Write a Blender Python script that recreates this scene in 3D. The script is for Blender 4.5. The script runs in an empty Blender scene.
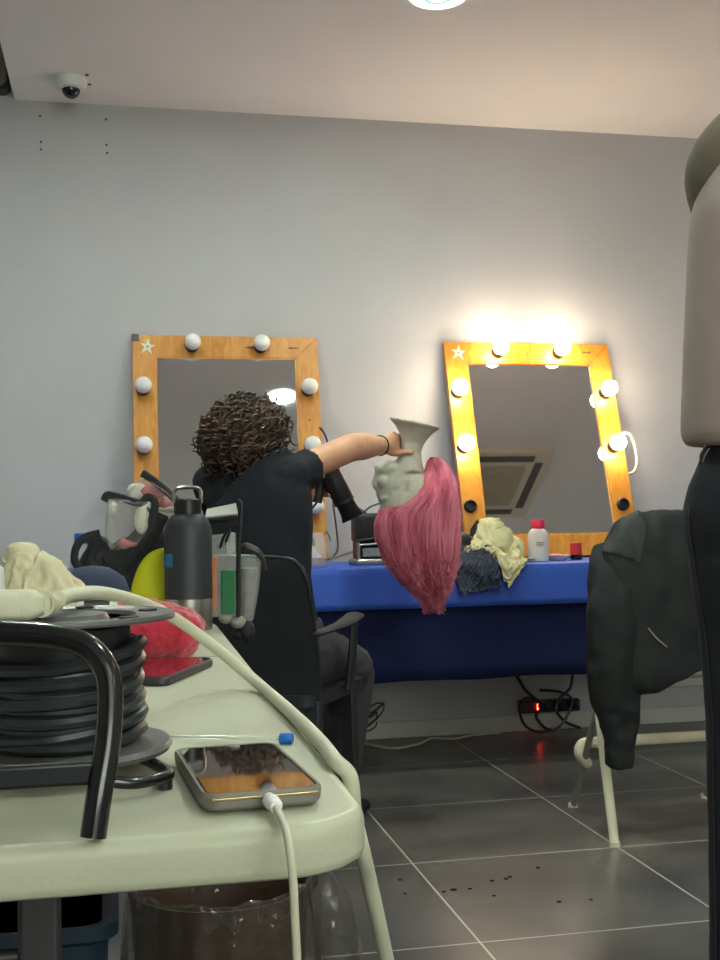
import bpy, bmesh, math, random
from mathutils import Vector, Matrix, noise, Quaternion
random.seed(7)
scene = bpy.context.scene
COL = scene.collection
PI = math.pi
V = Vector

# ------------------------------------------------------------------ camera
CAM = V((0, 0, 0.9)); FPX = 1155.45
YAW, PITCH, ROLL = math.radians(11.893), math.radians(1.743), math.radians(-0.885)
FWD = V((math.sin(YAW)*math.cos(PITCH), math.cos(YAW)*math.cos(PITCH), math.sin(PITCH)))
_r = V((math.cos(YAW), -math.sin(YAW), 0)); _u = _r.cross(FWD)
RGT = _r*math.cos(ROLL) + _u*math.sin(ROLL)
UPV = RGT.cross(FWD)
cd = bpy.data.cameras.new('camera'); cam = bpy.data.objects.new('camera', cd); COL.objects.link(cam)
cam.matrix_world = Matrix(((RGT.x, UPV.x, -FWD.x, CAM.x), (RGT.y, UPV.y, -FWD.y, CAM.y), (RGT.z, UPV.z, -FWD.z, CAM.z), (0, 0, 0, 1)))
cd.sensor_fit = 'AUTO'; cd.sensor_width = 36; cd.lens = 36*FPX/960; cd.clip_start = 0.02
scene.camera = cam

def ray(x, y): return FWD + RGT*((x-360)/FPX) - UPV*((y-480)/FPX)
def at(x, y, d=None, X=None, Y=None, Z=None):
    """survey helper: where the sight line of photo point (x, y) meets a depth or a plane"""
    v = ray(x, y)
    k = d if d is not None else X/v.x if X is not None else Y/v.y if Y is not None else (Z-CAM.z)/v.z
    return CAM + v*k

H = 2.516; D = 4.568; TT = 0.74; BT = 0.72

# ------------------------------------------------------------------ materials
def lin(c): return tuple(((v/255)/12.92 if v/255 <= 0.04045 else ((v/255+0.055)/1.055)**2.4) for v in c)
def mat(name, rgb, rough=0.6, metal=0.0, var=0.0, vscale=12, bump=0.0, bscale=80, spec=0.5, emit=None, estr=0, trans=0.0, alpha=1.0, ior=1.45, sheen=0.0, coat=0.0, stretch=None, rgb2=None):
    m = bpy.data.materials.new(name); m.use_nodes = True
    nt = m.node_tree; b = nt.nodes['Principled BSDF']
    c = lin(rgb)
    b.inputs['Base Color'].default_value = (*c, 1); b.inputs['Roughness'].default_value = rough
    b.inputs['Metallic'].default_value = metal; b.inputs['Specular IOR Level'].default_value = spec
    b.inputs['IOR'].default_value = ior
    b.inputs['Transmission Weight'].default_value = trans; b.inputs['Alpha'].default_value = alpha
    b.inputs['Sheen Weight'].default_value = sheen; b.inputs['Coat Weight'].default_value = coat
    if emit: b.inputs['Emission Color'].default_value = (*lin(emit), 1); b.inputs['Emission Strength'].default_value = estr
    if var or bump:
        tc = nt.nodes.new('ShaderNodeTexCoord'); mp = nt.nodes.new('ShaderNodeMapping')
        nt.links.new(tc.outputs['Object'], mp.inputs['Vector'])
        if stretch: mp.inputs['Scale'].default_value = stretch
    if var:
        n = nt.nodes.new('ShaderNodeTexNoise'); n.inputs['Scale'].default_value = vscale; n.inputs['Detail'].default_value = 5
        nt.links.new(mp.outputs['Vector'], n.inputs['Vector'])
        r = nt.nodes.new('ShaderNodeValToRGB'); r.color_ramp.elements[0].position = 0.3; r.color_ramp.elements[1].position = 0.7
        lo = tuple(x*(1-var) for x in c); hi = lin(rgb2) if rgb2 else tuple(min(1, x*(1+var)) for x in c)
        r.color_ramp.elements[0].color = (*lo, 1); r.color_ramp.elements[1].color = (*hi, 1)
        nt.links.new(n.outputs['Fac'], r.inputs['Fac']); nt.links.new(r.outputs['Color'], b.inputs['Base Color'])
    if bump:
        n2 = nt.nodes.new('ShaderNodeTexNoise'); n2.inputs['Scale'].default_value = bscale; n2.inputs['Detail'].default_value = 4
        nt.links.new(mp.outputs['Vector'], n2.inputs['Vector'])
        bp = nt.nodes.new('ShaderNodeBump'); bp.inputs['Strength'].default_value = bump; bp.inputs['Distance'].default_value = 0.01
        nt.links.new(n2.outputs['Fac'], bp.inputs['Height']); nt.links.new(bp.outputs['Normal'], b.inputs['Normal'])
    return m

M = {}
M['wall'] = mat('wall_paint', (184, 181, 183), 0.75, var=0.03, vscale=3, bump=0.03, bscale=150, spec=0.25)
M['ceil'] = mat('ceiling_paint', (236, 232, 230), 0.85, var=0.02, vscale=2, spec=0.2)
M['white_trim'] = mat('trim_paint', (196, 192, 186), 0.5, var=0.05, vscale=8)
M['hole'] = mat('hole_grey', (70, 68, 66), 0.9, var=0.1)
M['white_plastic'] = mat('white_plastic', (222, 222, 220), 0.35, var=0.03)
M['dome'] = mat('smoked_dome', (14, 15, 16), 0.08, coat=0.5, var=0.05)
M['table'] = mat('table_plastic', (183, 182, 159), 0.42, var=0.035, vscale=9, bump=0.04, bscale=260, spec=0.4)
M['grey_metal'] = mat('grey_metal', (72, 70, 72), 0.45, 0.6, var=0.08)
M['black_plastic'] = mat('black_plastic', (22, 23, 26), 0.38, var=0.12, vscale=20)
M['black_gloss'] = mat('black_gloss', (16, 16, 18), 0.22, var=0.1, coat=0.2)
M['reel_flange'] = mat('reel_plastic', (86, 86, 84), 0.35, var=0.12, vscale=25)
M['black_rubber'] = mat('black_rubber', (38, 40, 43), 0.33, var=0.15, vscale=30)
M['blue_cloth'] = mat('blue_cloth', (42, 78, 172), 0.62, var=0.14, vscale=5, bump=0.15, bscale=20, stretch=(1, 1, 0.35))
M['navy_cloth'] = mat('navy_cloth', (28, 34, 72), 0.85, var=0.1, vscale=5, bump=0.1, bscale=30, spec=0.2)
M['laminate'] = mat('table_laminate', (120, 112, 104), 0.6, var=0.08)
M['cream_metal'] = mat('cream_metal', (206, 198, 172), 0.4, var=0.1, vscale=14)
M['chair_black'] = mat('chair_plastic', (38, 40, 44), 0.42, var=0.08, vscale=20, bump=0.05, bscale=300)
M['seat_grey'] = mat('seat_plastic', (150, 146, 138), 0.5, var=0.08)
M['jacket'] = mat('leather', (20, 22, 24), 0.75, var=0.3, vscale=9, bump=0.3, bscale=22, rgb2=(32, 35, 34))
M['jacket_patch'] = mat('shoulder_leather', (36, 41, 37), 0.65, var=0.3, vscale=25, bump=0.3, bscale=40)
M['steel'] = mat('brushed_steel', (196, 192, 184), 0.28, 1.0, var=0.08, vscale=30, stretch=(1, 1, 12))
M['bottle_black'] = mat('bottle_coat', (48, 49, 54), 0.5, var=0.06, vscale=40)
M['sticker_blue'] = mat('sticker_blue', (42, 110, 160), 0.55, var=0.04)
M['red_cloth'] = mat('red_fleece', (178, 38, 58), 0.95, var=0.2, vscale=30, bump=0.5, bscale=120, sheen=0.4)
M['yellow'] = mat('yellow_foam', (196, 196, 24), 0.75, var=0.06, vscale=12)
M['beige_cloth'] = mat('beige_cotton', (206, 196, 164), 0.9, var=0.08, vscale=14, bump=0.25, bscale=60)
M['khaki_cloth'] = mat('khaki_cotton', (200, 192, 150), 0.9, var=0.14, vscale=18, bump=0.3, bscale=50)
M['denim'] = mat('denim', (52, 58, 74), 0.92, var=0.15, vscale=30, bump=0.1, bscale=300)
M['navy_felt'] = mat('navy_cap_fabric', (46, 56, 78), 0.9, var=0.12, vscale=20, bump=0.2, bscale=150)
M['black_fabric'] = mat('black_nylon', (30, 31, 36), 0.7, var=0.2, vscale=20, bump=0.25, bscale=90)
M['clear'] = mat('clear_vinyl', (236, 236, 232), 0.12, alpha=0.28, var=0.03, spec=0.8)
M['clear2'] = mat('clear_plastic', (225, 228, 226), 0.1, alpha=0.22, var=0.03, spec=0.7)
M['bag_film'] = mat('bin_bag_film', (120, 112, 106), 0.14, alpha=0.16, var=0.1, spec=1.0, bump=0.7, bscale=35)
M['pink_stuff'] = mat('pink_plastic', (196, 112, 118), 0.6, var=0.2, vscale=40)
M['white_fluff'] = mat('cotton_white', (214, 212, 200), 0.95, var=0.05)
M['green_liq'] = mat('green_card', (44, 112, 72), 0.6, var=0.12, vscale=40)
M['orange_card'] = mat('orange_card', (190, 120, 84), 0.6, var=0.1)
M['grey_liq'] = mat('grey_brushes', (120, 112, 104), 0.8, var=0.25, vscale=60)
M['blue_cap'] = mat('blue_plastic', (28, 98, 186), 0.4, var=0.04)
M['pink_cap'] = mat('pink_red_plastic', (214, 36, 72), 0.4, var=0.04)
M['red_plastic'] = mat('red_plastic', (190, 42, 44), 0.4, var=0.05)
M['amber'] = mat('amber_liquid', (150, 92, 52), 0.3, var=0.1)
M['socket_white'] = mat('socket_plastic', (198, 194, 168), 0.5, var=0.05, vscale=20, bump=0.05)
M['cable_white'] = mat('cable_plastic', (196, 194, 170), 0.48, var=0.04, vscale=20)
M['phone_case'] = mat('phone_case', (120, 115, 106), 0.5, 0.0, var=0.06, vscale=20)
M['phone_gold'] = mat('phone_edge', (178, 158, 116), 0.25, 0.9, var=0.05)
M['phone_glass'] = mat('phone_glass', (8, 8, 10), 0.03, coat=1.0, spec=1.0, var=0.02)
M['skin'] = mat('skin', (204, 152, 122), 0.5, var=0.08, vscale=18, bump=0.05, bscale=160)
M['skin2'] = mat('skin_tone', (206, 160, 136), 0.5, var=0.06, vscale=18)
M['hair'] = mat('dark_brown_hair', (52, 42, 38), 0.55, var=0.3, vscale=10, rgb2=(96, 72, 58))
M['hair_in'] = mat('hair_depth', (36, 29, 26), 0.95, var=0.3, vscale=30, spec=0.1)
M['tshirt'] = mat('black_jersey', (22, 25, 33), 0.9, var=0.1, vscale=10, bump=0.15, bscale=18)
M['trousers'] = mat('grey_trousers', (62, 60, 64), 0.9, var=0.1, vscale=12, bump=0.15, bscale=24)
M['trousers2'] = mat('charcoal_trousers', (32, 34, 42), 0.85, var=0.08, vscale=10, bump=0.12, bscale=20)
M['piping'] = mat('grey_piping', (70, 68, 72), 0.8, var=0.05)
M['shirt2'] = mat('taupe_jersey', (180, 162, 154), 0.9, var=0.05, vscale=8, bump=0.08, bscale=14)
M['olive'] = mat('olive_jersey', (122, 112, 96), 0.9, var=0.06, vscale=8, bump=0.08, bscale=18)
M['shoe'] = mat('shoe_black', (26, 26, 28), 0.6, var=0.1)
M['eye'] = mat('eye_white', (226, 222, 216), 0.25, var=0.03)
M['lip'] = mat('lips', (170, 96, 90), 0.5, var=0.05)
M['mannequin'] = mat('mannequin_canvas', (192, 188, 170), 0.7, var=0.05, vscale=25, bump=0.1, bscale=120)
M['wig'] = mat('pink_wig_fibre', (212, 92, 120), 0.42, var=0.2, vscale=30, rgb2=(240, 146, 166), stretch=(1, 1, 0.2))
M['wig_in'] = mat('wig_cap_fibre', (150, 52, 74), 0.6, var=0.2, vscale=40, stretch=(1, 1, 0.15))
M['dryer'] = mat('dryer_plastic', (40, 40, 42), 0.42, var=0.1)
M['wood'] = None
M['mirror'] = mat('mirror_glass', (222, 223, 226), 0.02, 1.0, var=0.02, vscale=3)
M['bulb_off'] = mat('frosted_glass', (232, 228, 224), 0.25, var=0.03)
M['bulb_on'] = mat('lit_frosted_glass', (255, 240, 214), 0.4, emit=(255, 233, 200), estr=12)
M['star'] = mat('white_paint', (226, 220, 196), 0.6, var=0.08, vscale=60)
M['ink'] = mat('dark_ink', (64, 48, 34), 0.7, var=0.1)
M['lamp_lit'] = mat('lamp_diffuser', (240, 255, 246), 0.4, emit=(243, 255, 245), estr=92)
M['lamp_bezel'] = mat('lamp_bezel', (236, 246, 238), 0.4, emit=(236, 255, 242), estr=0.2)
M['lamp_core'] = mat('lamp_core', (150, 190, 170), 0.4, emit=(120, 205, 160), estr=0.16)
M['fill_glow'] = mat('fill_light_panel', (230, 240, 230), 0.5, emit=(236, 246, 232), estr=1.3)
M['grey_unit'] = mat('grey_unit', (120, 118, 114), 0.6, var=0.04)
M['teal_bin'] = mat('teal_plastic', (8, 36, 52), 0.5, var=0.06)
M['bin_brown'] = mat('bin_plastic', (74, 54, 44), 0.5, var=0.12)
M['crumb'] = mat('dark_crumb', (34, 30, 28), 0.9, var=0.2)
M['led_red'] = mat('red_indicator', (255, 30, 20), 0.4, emit=(255, 40, 30), estr=9)
M['card_black'] = mat('black_card', (34, 38, 42), 0.5, var=0.05)
M['ac_dark'] = mat('grille_plastic', (92, 88, 84), 0.6, var=0.05)
M['paper_white'] = mat('paper_white', (224, 216, 206), 0.7, var=0.05)
M['earring'] = mat('earring_metal', (220, 216, 206), 0.2, 1.0, var=0.02)
M['spatula'] = mat('clear_pen', (214, 220, 206), 0.1, alpha=0.45, var=0.02, spec=0.7)

def film(name, tint, base, rough=0.08, bump=0.6, bscale=40):
    m = bpy.data.materials.new(name); m.use_nodes = True; nt = m.node_tree; N = nt.nodes.new; L = nt.links.new
    b = nt.nodes['Principled BSDF']; out = nt.nodes['Material Output']
    b.inputs['Base Color'].default_value = (*lin(tint), 1); b.inputs['Roughness'].default_value = rough; b.inputs['Specular IOR Level'].default_value = 1.0; b.inputs['Coat Weight'].default_value = 1.0; b.inputs['Coat Roughness'].default_value = 0.05
    tr = N('ShaderNodeBsdfTransparent'); tr.inputs['Color'].default_value = (0.96, 0.96, 0.95, 1)
    tc = N('ShaderNodeTexCoord'); n = N('ShaderNodeTexNoise'); n.inputs['Scale'].default_value = bscale; n.inputs['Detail'].default_value = 3; L(tc.outputs['Object'], n.inputs['Vector'])
    bp = N('ShaderNodeBump'); bp.inputs['Strength'].default_value = bump; bp.inputs['Distance'].default_value = 0.012; L(n.outputs['Fac'], bp.inputs['Height'])
    for k in ('Normal', 'Coat Normal'): L(bp.outputs['Normal'], b.inputs[k])
    lw = N('ShaderNodeLayerWeight'); lw.inputs['Blend'].default_value = 0.35; L(bp.outputs['Normal'], lw.inputs['Normal'])
    mr = N('ShaderNodeMapRange'); mr.inputs['To Min'].default_value = base; mr.inputs['To Max'].default_value = 0.75; L(lw.outputs['Facing'], mr.inputs['Value'])
    mx = N('ShaderNodeMixShader'); L(mr.outputs[0], mx.inputs['Fac']); L(tr.outputs[0], mx.inputs[1]); L(b.outputs[0], mx.inputs[2]); L(mx.outputs[0], out.inputs['Surface'])
    return m
M['bag_film'] = film('bin_bag_film', (90, 82, 76), 0.22, 0.12, 1.0, 26)
M['clear'] = film('clear_vinyl', (205, 200, 194), 0.10, 0.1, 0.5, 45)

def wood_mat():
    m = bpy.data.materials.new('honey_pine'); m.use_nodes = True; nt = m.node_tree; b = nt.nodes['Principled BSDF']
    tc = nt.nodes.new('ShaderNodeTexCoord'); mp = nt.nodes.new('ShaderNodeMapping'); mp.inputs['Scale'].default_value = (6, 6, 0.9)
    n = nt.nodes.new('ShaderNodeTexNoise'); n.inputs['Scale'].default_value = 9; n.inputs['Detail'].default_value = 6; n.inputs['Distortion'].default_value = 0.7
    r = nt.nodes.new('ShaderNodeValToRGB')
    r.color_ramp.elements[0].position = 0.3; r.color_ramp.elements[0].color = (*lin((186, 118, 34)), 1)
    r.color_ramp.elements[1].position = 0.72; r.color_ramp.elements[1].color = (*lin((214, 148, 58)), 1)
    nt.links.new(tc.outputs['Object'], mp.inputs['Vector']); nt.links.new(mp.outputs['Vector'], n.inputs['Vector'])
    nt.links.new(n.outputs['Fac'], r.inputs['Fac']); nt.links.new(r.outputs['Color'], b.inputs['Base Color'])
    b.inputs['Roughness'].default_value = 0.38; b.inputs['Specular IOR Level'].default_value = 0.4
    return m
M['wood'] = wood_mat()

def floor_mat():
    m = bpy.data.materials.new('slate_tiles'); m.use_nodes = True; nt = m.node_tree; b = nt.nodes['Principled BSDF']
    N = nt.nodes.new; L = nt.links.new
    tc = N('ShaderNodeTexCoord'); sp = N('ShaderNodeSeparateXYZ'); L(tc.outputs['Object'], sp.inputs[0])
    S = 0.5676
    def mth(op, a, bv=None):
        n = N('ShaderNodeMath'); n.operation = op
        if isinstance(a, (int, float)): n.inputs[0].default_value = a
        else: L(a, n.inputs[0])
        if bv is not None:
            if isinstance(bv, (int, float)): n.inputs[1].default_value = bv
            else: L(bv, n.inputs[1])
        return n.outputs[0]
    masks = []; cells = []
    for ax, off in (('X', 0.7375), ('Y', 2.352)):
        t = mth('DIVIDE', mth('SUBTRACT', sp.outputs[ax], off), S)
        cells.append(mth('FLOOR', t))
        f = mth('FRACT', t); d = mth('MINIMUM', f, mth('SUBTRACT', 1.0, f))
        masks.append(mth('LESS_THAN', d, 0.0042))
    g = mth('MAXIMUM', masks[0], masks[1])
    n = N('ShaderNodeTexNoise'); n.inputs['Scale'].default_value = 3.2; n.inputs['Detail'].default_value = 5; n.inputs['Roughness'].default_value = 0.5
    L(tc.outputs['Object'], n.inputs['Vector'])
    r = N('ShaderNodeValToRGB')
    r.color_ramp.elements[0].position = 0.32; r.color_ramp.elements[0].color = (*lin((72, 70, 69)), 1)
    r.color_ramp.elements[1].position = 0.72; r.color_ramp.elements[1].color = (*lin((104, 99, 95)), 1)
    L(n.outputs['Fac'], r.inputs['Fac'])
    # each tile its own slight tone
    cb = N('ShaderNodeCombineXYZ'); L(cells[0], cb.inputs[0]); L(cells[1], cb.inputs[1])
    wn = N('ShaderNodeTexWhiteNoise'); L(cb.outputs[0], wn.inputs['Vector'])
    tone = mth('ADD', mth('MULTIPLY', wn.outputs['Value'], 0.25), 0.88)
    mul = N('ShaderNodeVectorMath'); mul.operation = 'SCALE'; L(r.outputs['Color'], mul.inputs[0]); L(tone, mul.inputs['Scale'])
    mx = N('ShaderNodeMix'); mx.data_type = 'RGBA'; L(g, mx.inputs['Factor']); L(mul.outputs[0], mx.inputs['A'])
    mx.inputs['B'].default_value = (*lin((186, 182, 175)), 1)
    L(mx.outputs['Result'], b.inputs['Base Color'])
    rr = N('ShaderNodeMapRange'); rr.inputs['To Min'].default_value = 0.26; rr.inputs['To Max'].default_value = 0.34
    L(n.outputs['Fac'], rr.inputs['Value']); L(rr.outputs[0], b.inputs['Roughness'])
    bp = N('ShaderNodeBump'); bp.inputs['Strength'].default_value = 0.06; bp.inputs['Distance'].default_value = 0.01
    L(n.outputs['Fac'], bp.inputs['Height']); L(bp.outputs['Normal'], b.inputs['Normal'])
    b.inputs['Specular IOR Level'].default_value = 0.6
    return m
M['floor'] = floor_mat()

# ------------------------------------------------------------------ mesh helpers
def B(): return bmesh.new()
def box(bm, c, s, rot=None):
    r = bmesh.ops.create_cube(bm, size=1.0)
    mt = Matrix.Translation(V(c)) @ (rot.to_4x4() if rot else Matrix.Identity(4)) @ Matrix.Diagonal((*s, 1))
    bmesh.ops.transform(bm, matrix=mt, verts=r['verts']); return r['verts']
def ball(bm, c, r, rot=None, u=20, v=12):
    q = bmesh.ops.create_uvsphere(bm, u_segments=u, v_segments=v, radius=1.0)
    if isinstance(r, (int, float)): r = (r, r, r)
    mt = Matrix.Translation(V(c)) @ (rot.to_4x4() if rot else Matrix.Identity(4)) @ Matrix.Diagonal((*r, 1))
    bmesh.ops.transform(bm, matrix=mt, verts=q['verts']); return q['verts']
def loft(bm, rings, cap=True, closed=True):
    vs = [[bm.verts.new(p) for p in ring] for ring in rings]
    n = len(vs[0])
    for i in range(len(vs)-1):
        for j in range(n if closed else n-1):
            k = (j+1) % n
            bm.faces.new((vs[i][j], vs[i][k], vs[i+1][k], vs[i+1][j]))
    if cap and closed:
        try: bm.faces.new(vs[0][::-1]); bm.faces.new(vs[-1])
        except ValueError: pass
    return vs
def catmull(pts, n=6):
    pts = [V(p) for p in pts]
    if len(pts) < 3: return pts
    out = []
    P = [pts[0]*2-pts[1]] + pts + [pts[-1]*2-pts[-2]]
    for i in range(1, len(P)-2):
        a, b, c, d = P[i-1], P[i], P[i+1], P[i+2]
        for k in range(n):
            t = k/n
            out.append(0.5*((2*b) + (c-a)*t + (2*a-5*b+4*c-d)*t*t + (3*b-a-3*c+d)*t**3))
    out.append(pts[-1]); return out
def lerp_list(vals, n):
    out = []
    for i in range(n):
        t = i/(n-1)*(len(vals)-1); k = min(int(t), len(vals)-2); f = t-k
        a, b = vals[k], vals[k+1]
        if isinstance(a, (tuple, list)): out.append(tuple(x+(y-x)*f for x, y in zip(a, b)))
        else: out.append(a+(b-a)*f)
    return out
def tube(bm, pts, r, seg=10, cap=True, n=0, side=None, rounded=False):
    """swept tube; r one radius, a list, or a list of (rx, ry); n>0 smooths the path"""
    if n: pts = catmull(pts, n)
    pts = [V(p) for p in pts]
    N = len(pts)
    if isinstance(r, (int, float)): rs = [(r, r)]*N
    else:
        rs = lerp_list(list(r), N); rs = [q if isinstance(q, tuple) else (q, q) for q in rs]
    rings = []; prev = None
    for i, p in enumerate(pts):
        t = (pts[min(i+1, N-1)] - pts[max(i-1, 0)]).normalized()
        if side is not None: x = (V(side) - t*V(side).dot(t)).normalized()
        elif prev is None:
            a = V((0, 0, 1)) if abs(t.z) < 0.9 else V((1, 0, 0)); x = (a - t*a.dot(t)).normalized()
        else: x = (prev - t*prev.dot(t)).normalized()
        prev = x; y = t.cross(x)
        rings.append([p + x*(math.cos(2*PI*k/seg)*rs[i][0]) + y*(math.sin(2*PI*k/seg)*rs[i][1]) for k in range(seg)])
    if rounded:
        t0 = (pts[1]-pts[0]).normalized(); t1 = (pts[-1]-pts[-2]).normalized()
        def endring(ring, c, t, rad, sgn):
            o = []
            for f in ((0.5, 0.8), (0.85, 0.45)):
                o.append([c + (q-c)*f[1 if f[0] > 0.6 else 1] + t*(sgn*rad*f[0]) for q in ring])
            return o
        e0 = endring(rings[0], pts[0], t0, rs[0][1], -1); e1 = endring(rings[-1], pts[-1], t1, rs[-1][1], 1)
        rings = [e0[1], e0[0]] + rings + e1
    loft(bm, rings, cap)
def lathe(bm, prof, c=(0, 0, 0), seg=28, mt=None):
    mt = mt or Matrix.Identity(4)
    rings = []
    for r, z in prof:
        rings.append([mt @ (V(c) + V((max(r, 1e-5)*math.cos(2*PI*k/seg), max(r, 1e-5)*math.sin(2*PI*k/seg), z))) for k in range(seg)])
    loft(bm, rings)
def prism(bm, poly, z0, z1):
    loft(bm, [[V((x, y, z0)) for x, y in poly], [V((x, y, z1)) for x, y in poly]])
def wrinkle(bm, amp, freq, seed=0.0, stretch=(1, 1, 1)):
    bm.normal_update()
    for v in bm.verts:
        q = V((v.co.x*stretch[0], v.co.y*stretch[1], v.co.z*stretch[2]))*freq + V((seed, seed*1.7, -seed))
        v.co += v.normal*amp*(noise.noise(q) + 0.5*noise.noise(q*2.1))
def rounded_rect(w, h, r, n=5):
    out = []
    for cx, cy, a0 in ((w/2-r, h/2-r, 0), (-w/2+r, h/2-r, 90), (-w/2+r, -h/2+r, 180), (w/2-r, -h/2+r, 270)):
        for k in range(n+1):
            a = math.radians(a0+90*k/n); out.append((cx+r*math.cos(a), cy+r*math.sin(a)))
    return out

def thing(name, label, cat, loc, rz=0.0, group=None):
    o = bpy.data.objects.new(name, None); COL.objects.link(o); o.empty_display_size = 0.05
    o.location = V(loc); o.rotation_euler = (0, 0, rz)
    o['label'] = label; o['category'] = cat
    if group: o['group'] = group
    return o
def wm(o):
    m = o.matrix_basis.copy()
    return wm(o.parent) @ m if o.parent else m
def obj(name, bm, m, parent=None, smooth=True, bevel=0, sub=0, remesh=0, base=None, sm_it=0, angle=None, label=None):
    """one mesh from geometry given in world coordinates"""
    bmesh.ops.recalc_face_normals(bm, faces=bm.faces)
    me = bpy.data.meshes.new(name)
    o = bpy.data.objects.new(name, me); COL.objects.link(o)
    if parent:
        o.parent = parent; bm.transform(wm(parent).inverted())
    else:
        if base is None:
            xs = [v.co for v in bm.verts]
            base = V((sum(v.x for v in xs)/len(xs), sum(v.y for v in xs)/len(xs), min(v.z for v in xs)))
        o.location = V(base); bm.transform(Matrix.Translation(-V(base)))
    for f in bm.faces: f.smooth = smooth
    bm.to_mesh(me); bm.free()
    me.materials.append(m)
    if remesh:
        md = o.modifiers.new('r', 'REMESH'); md.mode = 'VOXEL'; md.voxel_size = remesh; md.use_smooth_shade = True
        if sm_it:
            s = o.modifiers.new('s', 'SMOOTH'); s.factor = 0.5; s.iterations = sm_it
    if bevel:
        md = o.modifiers.new('b', 'BEVEL'); md.width = bevel; md.segments = 3; md.limit_method = 'ANGLE'; md.angle_limit = math.radians(40); md.harden_normals = False
    if sub:
        md = o.modifiers.new('u', 'SUBSURF'); md.levels = sub; md.render_levels = sub
    if smooth and not remesh and not sub:
        try: me.shade_auto_smooth if False else None
        except Exception: pass
        # sharp edges by angle
        b2 = bmesh.new(); b2.from_mesh(me)
        for e in b2.edges:
            if len(e.link_faces) == 2 and e.calc_face_angle(0) > math.radians(angle or 38): e.smooth = False
        b2.to_mesh(me); b2.free()
    if label: o['label'] = label
    return o
def tag(o, label, cat, group=None):
    o['label'] = label; o['category'] = cat
    if group: o['group'] = group
    return o
def struct(o): o['kind'] = 'structure'; return o
def dup(root, loc, label, group=None):
    r = root.copy(); COL.objects.link(r); r.location = V(loc); r['label'] = label
    if group: r['group'] = group
    for ch in list(root.children):
        c = ch.copy(); COL.objects.link(c); c.parent = r
        for g in list(ch.children):
            d = g.copy(); COL.objects.link(d); d.parent = c
    return r

# ================================================================== THE ROOM
XL, XR, YB, YF = -2.4, 3.6, -3.2, D
EDGE = -0.372      # where the lowered ceiling stops
b = B(); box(b, ((XL+XR)/2, (YB+YF)/2, -0.05), (XR-XL+0.4, YF-YB+0.4, 0.1)); o = struct(obj('floor', b, M['floor'], smooth=False, base=(0, 0, 0)))
b = B(); box(b, ((EDGE+XR)/2, (YB+YF)/2, H+0.14), (XR-EDGE, YF-YB, 0.28)); struct(obj('ceiling', b, M['ceil'], smooth=False, base=(0, 0, H)))
b = B(); box(b, ((XL+EDGE)/2, (YB+YF)/2, 2.95), (EDGE-XL, YF-YB, 0.1)); struct(obj('ceiling_upper', b, M['ceil'], smooth=False))  # higher ceiling over the recess, left of the lowered part
HW = 3.0
b = B(); box(b, ((XL+XR)/2, YF+0.06, HW/2), (XR-XL+0.24, 0.12, HW)); wall_back = struct(obj('wall_back', b, M['wall'], smooth=False, base=(0, YF, 0)))
b = B(); box(b, (XL-0.06, (YB+YF)/2, HW/2), (0.12, YF-YB, HW)); struct(obj('wall_left', b, M['wall'], smooth=False))
b = B(); box(b, (XR+0.06, (YB+YF)/2, HW/2), (0.12, YF-YB, HW)); struct(obj('wall_right', b, M['wall'], smooth=False))
b = B(); box(b, ((XL+XR)/2, YB-0.06, HW/2), (XR-XL+0.24, 0.12, HW)); struct(obj('wall_front', b, M['wall'], smooth=False))
b = B(); box(b, ((XL+XR)/2, YF-0.007, 0.033), (XR-XL, 0.014, 0.066)); struct(obj('baseboard_back', b, M['white_trim'], smooth=False, bevel=0.003))
# glowing panel added behind the camera as fill light, framed like a window
b = B(); box(b, (0.9, YB+0.012, 1.72), (2.5, 0.01, 1.25)); fill_pane = struct(obj('fill_panel_1', b, M['fill_glow'], smooth=False))
b = B()
for (x, z, sx, sz) in ((0.9, 1.72-0.65, 2.6, 0.06), (0.9, 1.72+0.65, 2.6, 0.06), (0.9-1.28, 1.72, 0.06, 1.3), (0.9+1.28, 1.72, 0.06, 1.3), (0.9, 1.72, 0.05, 1.3)): box(b, (x, YB+0.02, z), (sx, 0.04, sz))
struct(obj('fill_panel_frame', b, M['white_trim'], fill_pane, smooth=False))
# screw holes in the plaster: two columns of three
for x, y in ((40, 116), (41, 142), (41, 149.5), (106, 119.5), (106.5, 145), (107, 153)):
    p = at(x, y, Y=D); b = B(); lathe(b, [(0.0, 0), (0.0045, 0), (0.0045, 0.002), (0, 0.002)], seg=10, mt=Matrix.Translation((p.x, D-0.0005, p.z)) @ Matrix.Rotation(PI/2, 4, 'X'))
    struct(obj('screw_hole', b, M['hole'], wall_back))

# grey unit with black edging in the recess past the ceiling edge
p0 = at(-6, 30, Y=D-0.09); p1 = at(9, 88, Y=D-0.09)
t = thing('wall_unit', 'grey rounded wall unit with black edging beside the ceiling edge, top left', 'unit', (p1.x-0.14, D, p1.z))
w_, h_ = 0.30, 0.42; cx, cz = p1.x-w_/2, p1.z+h_/2
def plate(bm, w, h, r, y0, y1, cx, cz):
    poly = rounded_rect(w, h, r)
    loft(bm, [[V((cx+x, y0, cz+z)) for x, z in poly], [V((cx+x, y1, cz+z)) for x, z in poly]])
b = B(); plate(b, w_, h_, 0.03, D, D-0.08, cx, cz); obj('edging', b, M['black_rubber'], t, bevel=0.004)
b = B(); plate(b, w_-0.02, h_-0.02, 0.025, D-0.06, D-0.09, cx, cz); obj('cover', b, M['grey_unit'], t, bevel=0.006)

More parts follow.
